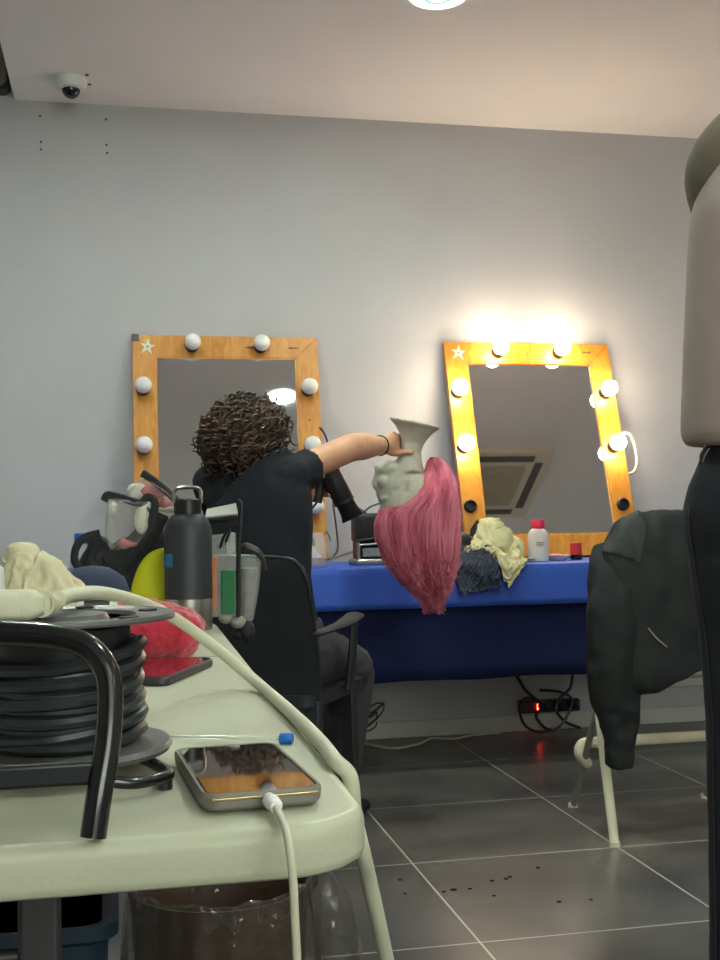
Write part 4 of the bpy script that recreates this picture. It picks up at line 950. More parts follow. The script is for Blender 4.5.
for s in (-1, 1):
    b = B(); loft(b, [[CH(s*u0, v-0.012, z), CH(s*u1, v-0.016, z), CH(s*u1, v+0.016, z), CH(s*u0, v+0.02, z)] for z, v, u0, u1 in ((0.44, -0.19, 0.12, 0.222), (0.30, -0.20, 0.14, 0.222), (0.15, -0.225, 0.165, 0.226), (0.0, -0.26, 0.185, 0.23))]); obj('leg', b, M['chair_black'], t, bevel=0.004)
    b = B(); loft(b, [[CH(s*0.19, v-0.02, z), CH(s*0.225, v-0.02, z), CH(s*0.225, v+0.018, z), CH(s*0.19, v+0.018, z)] for z, v in ((0.44, 0.04), (0.0, 0.06))]); obj('leg', b, M['chair_black'], t, bevel=0.004)
    b = B(); tube(b, [CH(s*0.226, -0.235, 0.610), CH(s*0.230, -0.17, 0.612), CH(s*0.236, -0.10, 0.617), CH(s*0.238, -0.05, 0.622), CH(s*0.238, 0.015, 0.634)], [(0.014, 0.009), (0.017, 0.008), (0.02, 0.009), (0.026, 0.010), (0.028, 0.010)], seg=12, n=5, side=rv, rounded=True); ar = obj('armrest', b, M['chair_black'], t)
    b = B(); tube(b, [CH(s*0.238, 0.01, 0.63), CH(s*0.236, 0.0, 0.55), CH(s*0.226, -0.005, 0.44)], [(0.010, 0.020), (0.010, 0.018), (0.010, 0.022)], seg=12, n=4, side=rv); obj('armrest_post', b, M['chair_black'], ar)

W = at
def off(p, x=0, y=0, d=0): return p + RGT*x + UPV*y + FWD*d
Nk = W(255, 466, d=3.13); HC = W(255, 437, d=3.17)
SR = W(285, 476, d=3.06); SL = W(214, 484, d=3.24); SL = SL
pel = CH(0.0, -0.06, 0.53); wst = pel.lerp(W(256, 500, d=3.12), 0.45)+V((0, 0, 0.02)); cst = W(257, 505, d=3.13)
shl = (SR+SL)/2
aH = math.radians(62); hf = V((math.sin(aH), math.cos(aH), -0.08)).normalized(); hr = V((math.cos(aH), -math.sin(aH), 0)); hu = hr.cross(hf)
HR = Matrix((hr, hf, hu)).transposed()
def head(bm, c, R, k=1.0):
    P = lambda x, y, z: c + R @ (V((x, y, z))*k)
    ball(bm, P(0, -0.012, 0.028), (0.073*k, 0.092*k, 0.088*k), R)
    ball(bm, P(0, 0.020, -0.030), (0.060*k, 0.066*k, 0.080*k), R)
    ball(bm, P(0, 0.052, -0.082), (0.030*k, 0.028*k, 0.022*k), R)
    ball(bm, P(0, 0.030, -0.072), (0.046*k, 0.050*k, 0.034*k), R)
    tube(bm, [P(0, 0.082, 0.004), P(0, 0.100, -0.026), P(0, 0.098, -0.036)], [0.009*k, 0.014*k, 0.012*k], seg=10, rounded=True)
    for s in (-1, 1):
        ball(bm, P(s*0.010, 0.088, -0.035), (0.009*k, 0.010*k, 0.008*k), R)
        ball(bm, P(s*0.072, -0.006, -0.012), (0.009*k, 0.020*k, 0.032*k), R)      # ear
        ball(bm, P(s*0.038, 0.062, -0.026), (0.020*k, 0.018*k, 0.016*k), R)       # cheek
        tube(bm, [P(s*0.012, 0.080, 0.020), P(s*0.032, 0.078, 0.024), P(s*0.050, 0.062, 0.016)], [0.006*k, 0.007*k, 0.005*k], seg=8, rounded=True)
    ball(bm, P(0, 0.080, -0.058), (0.022*k, 0.012*k, 0.007*k), R); ball(bm, P(0, 0.078, -0.066), (0.018*k, 0.012*k, 0.007*k), R)
def face_bits(c, R, par, k=1.0):
    P = lambda x, y, z: c + R @ (V((x, y, z))*k)
    for s in (-1, 1):
        b = B(); ball(b, P(s*0.031, 0.070, 0.006), 0.0115*k, u=14, v=10); obj('eye', b, M['eye'], par)
    b = B(); ball(b, P(0, 0.089, -0.0585), (0.019*k, 0.005*k, 0.0055*k), R); ball(b, P(0, 0.0875, -0.066), (0.016*k, 0.005*k, 0.0055*k), R); obj('lips', b, M['lip'], par)
def arm(bm, s, e, w, r=(0.050, 0.044, 0.038, 0.040, 0.034, 0.026)):
    tube(bm, [s, s.lerp(e, 0.5), e], [r[0], r[1], r[2]], seg=14, n=4, rounded=True)
    tube(bm, [e, e.lerp(w, 0.35), w], [r[2], r[3], r[5]], seg=14, n=4, rounded=True)

pr = thing('person', 'person seated with back turned, dark curly hair, black t-shirt, right arm reaching out', 'person', (pel.x, pel.y, 0))
ER = W(352, 447, d=3.29); WR = W(381, 445.5, d=3.475)
EL = W(238, 545, d=3.44); WL = W(300, 497, d=3.45)
b = B()
head(b, HC, HR, 0.98)
tube(b, [shl+V((0, 0, -0.06)), Nk, HC+V((0, 0, -0.03))], [0.06, 0.05, 0.05], seg=16, n=4)
sd = (SR-SL).normalized()
tube(b, [pel+V((0, 0, -0.06)), pel+V((0, 0, 0.03)), wst, cst, shl+V((0, 0, 0.0)), Nk], [(0.15, 0.11), (0.165, 0.12), (0.135, 0.10), (0.155, 0.105), (0.14, 0.075), (0.05, 0.05)], seg=22, n=4, side=sd, rounded=True)
arm(b, SR, ER, WR, (0.046, 0.041, 0.040, 0.041, 0.034, 0.027)); ball(b, ER + UPV*(-0.004) , 0.038)
arm(b, SL, EL, WL)
# right hand around the mannequin's neck
MD = 3.555
NC = W(410.5, 447, d=MD)          # neck centre, radius about 0.033
pm = W(391, 444, d=3.51)
tube(b, [WR, pm, W(396, 442.5, d=3.535)], [(0.024, 0.021), (0.036, 0.018), (0.036, 0.014)], seg=14, n=4, side=UPV, rounded=True)
for i in range(4):
    yy = 435.5+i*4.6; ln = (0.92, 1.0, 0.95, 0.8)[i]
    base = W(397, yy, d=3.545)
    pts = [base]
    cen = W(410.8-(yy-447)*0.05, yy+1.0, d=MD)
    for a in (150, 118, 84, 50):
        aa = math.radians(150-(150-a)*ln); rr = 0.046 if yy > 440 else 0.054
        pts.append(cen + RGT*(rr*math.cos(aa)) + FWD*(rr*math.sin(aa)))
    tube(b, pts, [0.0095, 0.0095, 0.0088, 0.0078], seg=10, n=4, rounded=True)
th = [W(387, 449.5, d=3.50), W(394.5, 453.0, d=3.512), NC + RGT*(-0.030) + FWD*(-0.034) + UPV*(-0.018), NC + RGT*0.004 + FWD*(-0.043) + UPV*(-0.017)]
tube(b, th, [0.0150, 0.0125, 0.0105, 0.0082], seg=10, n=5, rounded=True)
# left hand on the hair dryer grip
GR = W(318, 486, d=3.45)
tube(b, [WL, W(309, 492, d=3.45), W(314, 488, d=3.452)], [(0.025, 0.020), (0.034, 0.018), (0.032, 0.015)], seg=12, n=4, side=UPV, rounded=True)
gax = (W(331, 468, d=3.44)-W(310, 512, d=3.46)).normalized()
for i in range(4):
    cen = GR + RGT*0.006 + UPV*(0.030-0.019*i)
    pts = [cen + RGT*(0.030*math.cos(math.radians(q))) + FWD*(0.030*math.sin(math.radians(q))) for q in (195, 140, 80, 20, -20)]
    tube(b, pts, [0.009, 0.0088, 0.0075], seg=10, n=4, rounded=True)
tube(b, [W(311, 486, d=3.44), GR+RGT*(-0.01)+FWD*(-0.032)+UPV*0.02, GR+RGT*0.018+FWD*(-0.032)+UPV*0.03], [0.0125, 0.0105, 0.0085], seg=10, n=4, rounded=True)
# legs
HPR = CH(0.10, -0.04, 0.535); HPL = CH(-0.10, -0.04, 0.535)
KR = W(351, 669, d=3.38); KL = W(305, 668, d=3.58)
AR_ = W(338, 800, d=3.34); AL_ = W(300, 800, d=3.58); AR_.z = AL_.z = 0.09
for h_, k_, a_ in ((HPR, KR, AR_), (HPL, KL, AL_)):
    tube(b, [h_, h_.lerp(k_, 0.5), k_], [0.085, 0.072, 0.056], seg=16, n=4, rounded=True)
    tube(b, [k_, k_.lerp(a_, 0.35), a_], [0.055, 0.052, 0.036], seg=14, n=4, rounded=True)
    tube(b, [a_+V((0, 0, -0.03))-fv*0.03, a_+fv*0.06+V((0, 0, -0.04)), a_+fv*0.15+V((0, 0, -0.06))], [(0.034, 0.04), (0.04, 0.032), (0.036, 0.02)], seg=12, n=3, side=rv, rounded=True)
body = obj('body', b, M['skin'], pr, remesh=0.0055, sm_it=3)
face_bits(HC, HR, pr, 0.98)
# t-shirt
b = B()
tube(b, [pel+V((0, 0, -0.03)), pel+V((0, 0, 0.05)), wst, cst, shl+V((0, 0, -0.02)), shl.lerp(Nk, 0.55)], [(0.175, 0.135), (0.178, 0.135), (0.155, 0.118), (0.175, 0.122), (0.16, 0.092), (0.085, 0.066)], seg=26, n=5, side=sd)
tube(b, [SR.lerp(shl, 0.45)+V((0, 0, -0.02)), SR+V((0, 0, -0.004)), SR.lerp(ER, 0.18)+V((0, 0, -0.008)), W(309, 469, d=3.14)], [(0.068, 0.062), (0.058, 0.056), (0.054, 0.054), (0.055, 0.057)], seg=18, n=5)
tube(b, [SL.lerp(shl, 0.45)+V((0, 0, -0.02)), SL, SL.lerp(EL, 0.3), SL.lerp(EL, 0.6)], [0.07, 0.062, 0.06, 0.062], seg=18, n=5)
o = obj('t_shirt', b, M['tshirt'], pr, remesh=0.007, sm_it=4)
md = o.modifiers.new('f', 'DISPLACE'); md.texture = tex('shirt_folds', 0.09); md.strength = 0.010; md.mid_level = 0.5; md.texture_coords = 'GLOBAL'
b = B()
tube(b, [pel+V((0, 0, -0.075)), pel+V((0, 0, 0.03)), pel+V((0, 0, 0.10))], [(0.165, 0.125), (0.18, 0.135), (0.165, 0.125)], seg=22, n=3, side=rv)
for h_, k_, a_ in ((HPR, KR, AR_), (HPL, KL, AL_)):
    tube(b, [h_-fv*0.06, h_.lerp(k_, 0.5), k_], [0.098, 0.086, 0.071], seg=18, n=4, rounded=True)
    tube(b, [k_, k_.lerp(a_, 0.4), a_], [0.070, 0.066, 0.056], seg=16, n=4)
o = obj('trousers', b, M['trousers'], pr, remesh=0.008, sm_it=3)
md = o.modifiers.new('f', 'DISPLACE'); md.texture = TX_BIG; md.strength = 0.014; md.mid_level = 0.5; md.texture_coords = 'GLOBAL'
for a_ in (AR_, AL_):
    b = B(); tube(b, [a_+V((0, 0, -0.045))-fv*0.045, a_+fv*0.06+V((0, 0, -0.05)), a_+fv*0.17+V((0, 0, -0.066))], [(0.04, 0.044), (0.046, 0.038), (0.040, 0.022)], seg=14, n=4, side=rv, rounded=True); obj('shoe', b, M['shoe'], pr)
# curly hair: a soft mass and many ringlets
b = B(); HQ = HC + V((0, 0, 0.0)) - hf*0.012
rnd = random.Random(3)
ball(b, HQ + hu*0.012 - hf*0.020, (0.096, 0.096, 0.092), HR)
ball(b, HQ - hu*0.055 - hf*0.045, (0.090, 0.056, 0.058), HR)
hm = obj('hair', b, M['hair_in'], pr)
b = B()
for i in range(900):
    while True:
        dl = V((rnd.gauss(0, 1), rnd.gauss(0, 1), rnd.gauss(0, 1))).normalized()
        if dl.y > 0.42 and dl.z < 0.55: continue         # the face stays free
        if dl.z < -0.75: continue
        break
    lowf = max(0, -dl.z)
    R0 = V((0.112*dl.x, 0.102*dl.y-0.016, 0.098*dl.z+0.008))
    R0 *= rnd.uniform(0.86, 1.0)
    p = HQ + HR @ R0
    outw = (HR @ dl).normalized()
    ln = rnd.uniform(0.05, 0.085); turns = rnd.uniform(1.5, 2.6); hr_ = rnd.uniform(0.008, 0.0135); ph = rnd.uniform(0, 6.28)
    axis = (outw*rnd.uniform(0.15, 0.6) + V((0, 0, -1))*rnd.uniform(0.5, 1.0) + V((rnd.gauss(0, .25), rnd.gauss(0, .25), 0))).normalized()
    x = axis.orthogonal().normalized(); y = axis.cross(x); pts = []
    for k in range(17):
        f = k/16; a = ph+turns*2*PI*f
        pts.append(p + outw*(0.010*math.sin(PI*min(f*1.5, 1))) + axis*(ln*f-0.012) + x*(hr_*math.cos(a)) + y*(hr_*math.sin(a)))
    tube(b, pts, [0.0022, 0.0040, 0.0036, 0.0016], seg=5, cap=False)
obj('curls', b, M['hair'], hm)
b = B(); ball(b, W(273, 443.5, d=3.07), 0.0055, u=10, v=8); obj('earring', b, M['earring'], pr)
b = B(); q0 = WR.lerp(ER, 0.05); ax_ = (WR-ER).normalized(); x_ = ax_.orthogonal().normalized(); y_ = ax_.cross(x_)
tube(b, [q0 + x_*(0.030*math.cos(a)) + y_*(0.030*math.sin(a)) for a in [2*PI*i/24 for i in range(25)]], 0.0022, seg=8); obj('bracelet', b, M['black_rubber'], pr)

# ------------------------------------------------------------------ hair dryer
t = thing('hair_dryer', 'dark hair dryer in the seated person\'s left hand, nozzle pointing down', 'hair dryer', W(322, 470, d=3.45))
n0, n1 = W(324, 462, d=3.44), W(350.5, 513, d=3.46)
dz = (n1-n0).normalized()
def DT(f): return n0.lerp(n1, f)
b = B(); tube(b, [DT(-0.12), DT(-0.06), DT(0.05), DT(0.5), DT(0.74), DT(0.76)], [0.020, 0.030, 0.034, 0.033, 0.031, 0.028], seg=24); obj('barrel', b, M['dryer'], t)
b = B(); tube(b, [DT(0.73), DT(0.78), DT(0.98), DT(1.10)], [(0.030, 0.030), (0.028, 0.028), (0.030, 0.020), (0.036, 0.013)], seg=20, side=RGT); obj('nozzle', b, M['black_plastic'], t)
b = B(); tube(b, [DT(0.74), DT(0.785)], 0.0325, seg=24); obj('nozzle_ring', b, M['grey_metal'], t)
b = B(); tube(b, [DT(0.16)+RGT*(-0.01), GR+RGT*0.006+UPV*0.01, GR+RGT*(-0.004)+UPV*(-0.05)], [(0.020, 0.018), (0.019, 0.017), (0.016, 0.015)], seg=14, n=4); obj('handle', b, M['dryer'], t)
b = B(); lathe(b, [(0.001, 0), (0.024, 0), (0.024, 0.004), (0.001, 0.004)], seg=20, mt=Matrix.Translation(DT(-0.13)) @ dz.to_track_quat('Z', 'Y').to_matrix().to_4x4()); obj('intake_grille', b, M['grey_metal'], t)
b = B(); tube(b, [GR+RGT*(-0.004)+UPV*(-0.05), W(303, 520, d=3.48), W(285, 545, d=3.55), W(275, 566, d=3.72), V((W(270, 560, d=3.8).x, 3.80, BT+0.03)), V((W(270, 560, d=3.95).x, 3.95, BT+0.006))], 0.0035, n=6, seg=8); obj('power_cord', b, M['black_rubber'], t)

# ------------------------------------------------------------------ mannequin head and wig
mq = lambda x, y, d=0.0: W(x, y, d=MD+d)
PXM = MD/FPX
t = thing('mannequin_head', 'pale canvas mannequin head held upside down by its neck', 'mannequin head', mq(412, 515))
tl = math.radians(-11)
mr = RGT*math.cos(tl) + UPV*math.sin(tl); mu = FWD.cross(mr)*-1
MR = Matrix((RGT, FWD, UPV)).transposed()
b = B(); rings = []
for x, y, r, dr, tilt in ((415.3, 422.0, 26.3, 24, 1), (415.4, 424.4, 25.8, 23.6, 1), (415.4, 428.0, 20.5, 19.5, 0.9), (414.6, 434.5, 15.6, 15.5, 0.6), (412.4, 443, 11.8, 12.5, 0.35), (410.6, 452, 10.5, 12, 0.1), (409.2, 460, 12.8, 14, 0), (407, 472, 17, 17, 0)):
    c = mq(x, y); ex_ = RGT*math.cos(tl*tilt) + UPV*math.sin(tl*tilt)
    rings.append([c + ex_*(r*PXM*math.cos(a)) + FWD*(dr*PXM*math.sin(a)) for a in [2*PI*i/32 for i in range(32)]])
loft(b, rings)
ball(b, mq(410, 503), (31*PXM, 24*PXM, 33*PXM), MR)
ball(b, mq(397, 487), (22*PXM, 19*PXM, 26*PXM), MR)
ball(b, mq(390, 470), (15.5*PXM, 16*PXM, 9.5*PXM), MR)
ball(b, mq(381, 467.5), (7.5*PXM, 9*PXM, 5.2*PXM), MR)
ball(b, mq(380, 474), (6.5*PXM, 8*PXM, 3.2*PXM), MR); ball(b, mq(378.5, 478), (5.5*PXM, 6*PXM, 2.6*PXM), MR)
tube(b, [mq(385, 496), mq(376.5, 486), mq(374.8, 482.5)], [3.0*PXM, 4.2*PXM, 3.6*PXM], seg=10, rounded=True)
for s in (-1, 1):
    ball(b, mq(384, 482, s*10*PXM), (7*PXM, 7*PXM, 7*PXM), MR)
    tube(b, [mq(380.5, 498, s*3*PXM), mq(382, 499.5, s*9*PXM), mq(387, 498, s*15*PXM)], [2.6*PXM, 3*PXM, 2.2*PXM], seg=8, rounded=True)
    ball(b, mq(410, 487, s*19.5*PXM), (4.5*PXM, 3*PXM, 8*PXM), MR)
obj('head', b, M['mannequin'], t, remesh=0.005, sm_it=3)

def wig_ring(y):
    tb_ = [(456.5, 433, 2.5, 0.006), (459.5, 434.5, 7.5, 0.018), (466, 437.5, 10.5, 0.034), (478, 438.5, 16, 0.055), (490, 434, 23, 0.075), (500, 428.5, 29.5, 0.086), (510, 420, 38.5, 0.092), (522, 418, 40.5, 0.095), (540, 418.5, 40, 0.093), (558, 421, 36, 0.085), (574, 424.5, 28.5, 0.068), (588, 428.5, 18, 0.045), (598, 431.5, 10, 0.026), (606, 433, 4, 0.012)]
    for i in range(len(tb_)-1):
        if tb_[i][0] <= y <= tb_[i+1][0]:
            f = (y-tb_[i][0])/(tb_[i+1][0]-tb_[i][0]); return tuple(p+(q-p)*f for p, q in zip(tb_[i][1:], tb_[i+1][1:]))
    return tb_[-1][1:] if y > 606 else tb_[0][1:]
t = thing('pink_wig', 'long pink wig hanging from the upside down mannequin head', 'wig', mq(424, 560))
rw = random.Random(11)
def wp(y, a, k=1.0):
    cx, hw, hd = wig_ring(y); return mq(cx+hw*k*math.cos(a), y, hd*k*math.sin(a))
b = B(); rings = []
for y in [457+3*i for i in range(47)]: rings.append([wp(y, 2*PI*i/40, 0.9) for i in range(40)])
loft(b, rings)
for v in b.verts:
    pass
obj('wig_cap', b, M['wig_in'], t)
b = B()
for i in range(2300):
    a = rw.uniform(0, 2*PI); lock = 0.06*math.sin(a*9) + 0.03*math.sin(a*23+1)
    # start along the slanting hairline: higher at the back (right), lower at the face (left)
    cx0 = math.cos(a)
    ys = 457.5 + max(0, -cx0)*rw.uniform(0, 56) + abs(rw.gauss(0, 5))
    if rw.random() < 0.3: ys += rw.uniform(0, 70)
    ye = min(rw.uniform(540, 612), 560 + 52*rw.random()) if rw.random() < 0.75 else rw.uniform(590, 610)
    if ye < ys+25: ye = ys+30
    kk = rw.uniform(0.93, 1.02) + lock*0.6; n = 14; pts = []
    da = rw.gauss(0, 0.10); s1, s2 = rw.uniform(0, 50), rw.uniform(0, 50)
    for k in range(n):
        f = k/(n-1); y = ys+(ye-ys)*f
        fr = max(0, (y-548)/60)
        fz = 0.004 + 0.050*fr
        q = wp(y, a + da*f, kk*(1+0.10*rw.gauss(0, 0.4)*fr) + 0.04*math.sin(PI*min(1, f*3)))
        q += RGT*(fz*noise.noise(V((f*(3+9*fr), s1, 0)))) + FWD*(fz*noise.noise(V((f*(3+9*fr), s2, 9)))) + UPV*(0.012*fr*noise.noise(V((f*6, s1, s2))))
        pts.append(q)
    tube(b, pts, [0.0013, 0.0019, 0.0016, 0.0006], seg=3, cap=False)
for i in range(420):       # stray fibres and the frayed tips
    a = rw.uniform(0, 2*PI); tip = rw.random() < 0.7
    ys = rw.uniform(545, 585) if tip else rw.uniform(462, 560)
    ye = ys + rw.uniform(25, 48) if tip else ys + rw.uniform(18, 45)
    ye = min(ye, 614); s1, s2 = rw.uniform(0, 50), rw.uniform(0, 50); kk = rw.uniform(0.85, 1.06); pts = []
    outm = (0.013 if tip else 0.010)*rw.uniform(0.2, 1.3)
    for k in range(12):
        f = k/11; y = ys+(ye-ys)*f; q = wp(min(y, 604), a, kk); c_ = mq(wig_ring(min(y, 604))[0], y)
        q = V((q.x, q.y, c_.z)); dr = (q-c_); dr.z = 0
        q += (dr.normalized() if dr.length > 1e-5 else RGT)*(outm*f) + RGT*(0.024*f*noise.noise(V((f*7, s1, 0)))) + FWD*(0.024*f*noise.noise(V((f*7, s2, 9))))
        pts.append(q)
    tube(b, pts, [0.0009, 0.0012, 0.0009, 0.0004], seg=3, cap=False)
obj('wig_strands', b, M['wig'], t)

# ================================================================== CHAIR WITH JACKET
f1 = at(615, 846, Z=0.0); f2 = at(573, 807, Z=0.0); ap = at(598, 704, d=(f1-CAM).dot(FWD)*0.48+(f2-CAM).dot(FWD)*0.52)
cw = 0.44; cxm = (f1.x+f2.x)/2 + cw/2
t = thing('metal_chair', 'pale metal framed chair with grey seat under the dark jacket', 'chair', ((f1.x+f2.x)/2+cw/2, (f1.y+f2.y)/2, 0))
dj = (f1-CAM).dot(FWD)
YR = f1.y; YFt = f2.y
for s, x in ((0, 0.0), (1, cw)):
    o_ = V((x, 0, 0)); a1, a2, a3 = f1+o_, f2+o_, ap+o_
    b = B(); tube(b, [a1+V((0, 0, 0.0)), a1.lerp(a3, 0.5), a3, a3+V((-0.004, 0.02, 0.06)), a3+V((0, 0.05, 0.10))], [(0.013, 0.010), (0.015, 0.010), (0.011, 0.009), (0.010, 0.009)], seg=12, n=3, side=(1, 0, 0)); obj('leg', b, M['cream_metal'], t)
    b = B(); tube(b, [a2, a2.lerp(a3, 0.5), a3, a3+V((0.0, -0.05, 0.10)), V((a3.x+(0.5-s)*0.06, YR+0.05, 0.60)), V((a3.x+(0.5-s)*0.12, YR+0.0, 0.85))], [0.010]*2, seg=12, n=3); obj('leg', b, M['cream_metal'] if False else mat('worn_metal', (150, 144, 134), 0.4, 0.2, var=0.1), t)
    for q in (a1, a2):
        b = B(); lathe(b, [(0.001, 0), (0.015, 0), (0.014, 0.012), (0.001, 0.013)], (q.x, q.y, 0), 14); obj('foot_cap', b, M['cream_metal'], t)
    b = B(); ball(b, a3+V((-0.008, 0, 0.0)), (0.006, 0.014, 0.014), u=12, v=8); obj('pivot', b, M['steel'], t)
zr_ = -0.03 + at(640, 741, d=(f2-CAM).dot(FWD)*0.95+0.0).z; xa = at(574, 748, d=3.5).x
b = B(); yb_ = at(640, 741, d=3.5).y
tube(b, [V((f2.x+0.005, yb_-0.03, zr_-0.05)), V((f2.x-0.012, yb_-0.02, zr_-0.025)), V((f2.x+0.004, yb_, zr_)), V((f2.x+0.05, yb_, zr_+0.004)), V((f2.x+0.2, yb_, zr_+0.004)), V((f2.x+cw+0.02, yb_, zr_+0.004))], [0.0165, 0.0165], seg=14, n=6, rounded=True); obj('stretcher', b, M['cream_metal'], t)
zs_ = 0.425
b = B(); loft(b, [[V((cxm+0.02+x, (YR+YFt)/2-0.02+y, z)) for x, y in rounded_rect(0.34*k, 0.36*k, 0.05)] for z, k in ((zs_-0.012, 0.97), (zs_-0.006, 1.0), (zs_+0.012, 1.0), (zs_+0.018, 0.96))]); obj('seat', b, M['seat_grey'], t)
b = B(); tube(b, [V((f1.x+0.05, YR+0.0, 0.855)), V((f1.x+0.07, YR-0.01, 0.868)), V((cxm, YR-0.03, 0.872)), V((f1.x+cw-0.02, YR-0.01, 0.875)), V((f1.x+cw, YR, 0.86))], [(0.02, 0.012)]*2, seg=10, n=5, side=(0, 0, 1)); obj('top_rail', b, M['cream_metal'], t)
b = B(); loft(b, [[V((cxm+x, YR+y+0.02*0, z)) for x, y in rounded_rect(0.38, 0.016, 0.007)] for z in (0.60, 0.84)]); obj('backrest', b, M['seat_grey'], t)

# jacket over the chair back
dJ = (V((cxm, YR-0.02, 0.7))-CAM).dot(FWD)
def jr(y, xl, xr, hd, bias=0.0, n=40):
    a, e = at(xl, y, d=dJ), at(xr, y, d=dJ); c = (a+e)/2; hw = (e-a).length/2; out = []
    for i in range(n):
        q = 2*PI*i/n; cs, sn = math.cos(q), math.sin(q)
        out.append(c + V((1, 0, 0))*(hw*math.copysign(abs(cs)**0.7, cs)) + V((0, 1, 0))*(hd*math.copysign(abs(sn)**0.7, sn) + bias) )
    return out
t = thing('jacket', 'dark leather jacket draped over the back of the pale metal chair', 'jacket', (cxm, YR-0.02, at(640, 690, d=dJ).z))
def hem(ring):
    for v in ring:
        k = max(0, min(1, (v.x-hx0)/0.16)); v.z += 1.5*k*hk
    return ring
hx0 = at(648, 690, d=dJ).x
b = B(); rings = [jr(511.5, 640, 690, 0.012), jr(512.5, 632, 698, 0.030), jr(516, 622, 708, 0.046), jr(524, 611, 720, 0.058), jr(536, 602, 730, 0.066), jr(550, 595, 737, 0.072), jr(565, 590, 742, 0.074), jr(600, 588.5, 744, 0.078), jr(640, 588, 744, 0.082), jr(670, 598, 742, 0.085), jr(684, 612, 738, 0.082), jr(690, 625, 730, 0.06)]
for hk, ring in zip((0.0, 0.012, 0.03, 0.04, 0.045), rings[-5:]): hem(ring)
loft(b, rings)
bmesh.ops.subdivide_edges(b, edges=b.edges[:], cuts=2, use_grid_fill=True); wrinkle(b, 0.014, 10, 2.0, (1, 1, 0.3)); wrinkle(b, 0.006, 27, 7.0, (1, 1, 0.4)); jb_ = obj('jacket_body', b, M['jacket'], t, sub=1)
b = B(); slv = [(608, 548, .0), (610, 572, -.05), (613, 610, -.07), (615, 650, -.07), (617, 688, -.06), (619, 712, -.055), (618.5, 740, -.05), (618, 768, -.05)]
tube(b, [at(x, y, d=dJ+dd) for x, y, dd in slv], [(0.042, 0.035), (0.062, 0.045), (0.078, 0.046), (0.084, 0.044), (0.083, 0.042), (0.062, 0.040), (0.044, 0.038), (0.039, 0.034)], seg=26, n=6, side=(1, 0, 0))
wrinkle(b, 0.013, 13, 4.0, (1, 1, 0.35)); wrinkle(b, 0.006, 32, 1.0, (1, 1, 0.9)); obj('sleeve', b, M['jacket'], t, sub=1)
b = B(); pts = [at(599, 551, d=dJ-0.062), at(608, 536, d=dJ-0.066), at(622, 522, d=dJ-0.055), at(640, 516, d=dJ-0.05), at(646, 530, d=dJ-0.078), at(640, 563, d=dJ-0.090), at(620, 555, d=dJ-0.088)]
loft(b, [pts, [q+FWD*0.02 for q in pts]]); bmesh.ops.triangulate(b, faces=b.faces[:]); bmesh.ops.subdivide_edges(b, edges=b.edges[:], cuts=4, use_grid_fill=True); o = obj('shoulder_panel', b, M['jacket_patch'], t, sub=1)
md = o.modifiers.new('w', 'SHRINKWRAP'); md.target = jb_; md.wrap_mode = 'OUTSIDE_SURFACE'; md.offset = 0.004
b = B(); tube(b, [at(648, 628, d=dJ-0.094), at(656, 638, d=dJ-0.096), at(667, 647, d=dJ-0.096)], [0.0022, 0.003, 0.002], seg=8, n=4); obj('pocket_zip', b, M['steel'], t)

# ================================================================== STANDING PERSON AT THE RIGHT EDGE
PD = 1.45
pp = lambda x, y, d=0.0: at(x, y, d=PD+d)
CX = 815
g = at(CX, 500, d=PD)
px_ = thing('person', 'standing person cut off by the right photo edge, taupe top and charcoal trousers', 'person', (g.x, g.y, 0))
fd = V((FWD.x, FWD.y, 0)).normalized(); MX = lambda x: 2*CX-x
b = B()
hc = pp(CX+4, -18, 0.03); HR2 = Matrix((RGT, fd, V((0, 0, 1)))).transposed()
head(b, hc, HR2, 1.0)
tube(b, [pp(CX, 150), pp(CX, 92), pp(CX+2, 20)], [(0.07, 0.06), (0.056, 0.056), (0.05, 0.055)], seg=16, n=4, side=RGT)
tube(b, [pp(CX, 560), pp(CX, 500), pp(CX, 420), pp(CX, 300), pp(CX, 200), pp(CX, 140), pp(CX, 95)], [(0.125, 0.085), (0.14, 0.095), (0.115, 0.085), (0.125, 0.09), (0.135, 0.085), (0.11, 0.065), (0.055, 0.05)], seg=24, n=4, side=RGT, rounded=True)
SHl, SHr = pp(731, 172, 0.02), pp(MX(731), 172, 0.02)
ELl, ELr = pp(742, 330, 0.17), pp(MX(742), 330, 0.17); WLl, WLr = pp(790, 325, 0.33), pp(MX(790), 325, 0.33)
for s_, e_, w_ in ((SHl, ELl, WLl), (SHr, ELr, WLr)): arm(b, s_, e_, w_, (0.044, 0.041, 0.038, 0.038, 0.032, 0.026))
for w_, sg in ((WLl, 1), (WLr, -1)):
    pc_ = w_ + RGT*(0.035*sg) + FWD*0.035
    tube(b, [w_, pc_], [(0.026, 0.02), (0.036, 0.016)], seg=12, side=V((0, 0, 1)), rounded=True)
    for i in range(4):
        q = pc_ + V((0, 0, 0.026-0.017*i)); tube(b, [q, q+RGT*0.03*sg+FWD*0.02, q+RGT*0.06*sg+FWD*0.012, q+RGT*(0.07+0.006*(i in (1, 2)))*sg-FWD*0.012], [0.0095, 0.009, 0.008, 0.007], seg=8, n=3, rounded=True)
    q = pc_ + V((0, 0, 0.02)) - RGT*0.02*sg; tube(b, [q, q+V((0, 0, 0.03))+RGT*0.02*sg, q+V((0, 0, 0.04))+RGT*0.045*sg], [0.012, 0.010, 0.008], seg=8, n=3, rounded=True)
outs = [(530, 685.5, .092), (560, 690, .092), (600, 695, .086), (660, 703, .077), (720, 708, .070), (800, 709, .065), (960, 710, .061), (1100, 712, .058)]
def leg_axis(y):
    for (y0, x0, h0), (y1, x1, h1) in zip(outs, outs[1:]):
        if y <= y1 or y1 == 1100:
            f = (y-y0)/(y1-y0); return x0+(x1-x0)*f + (h0+(h1-h0)*f)*FPX/PD
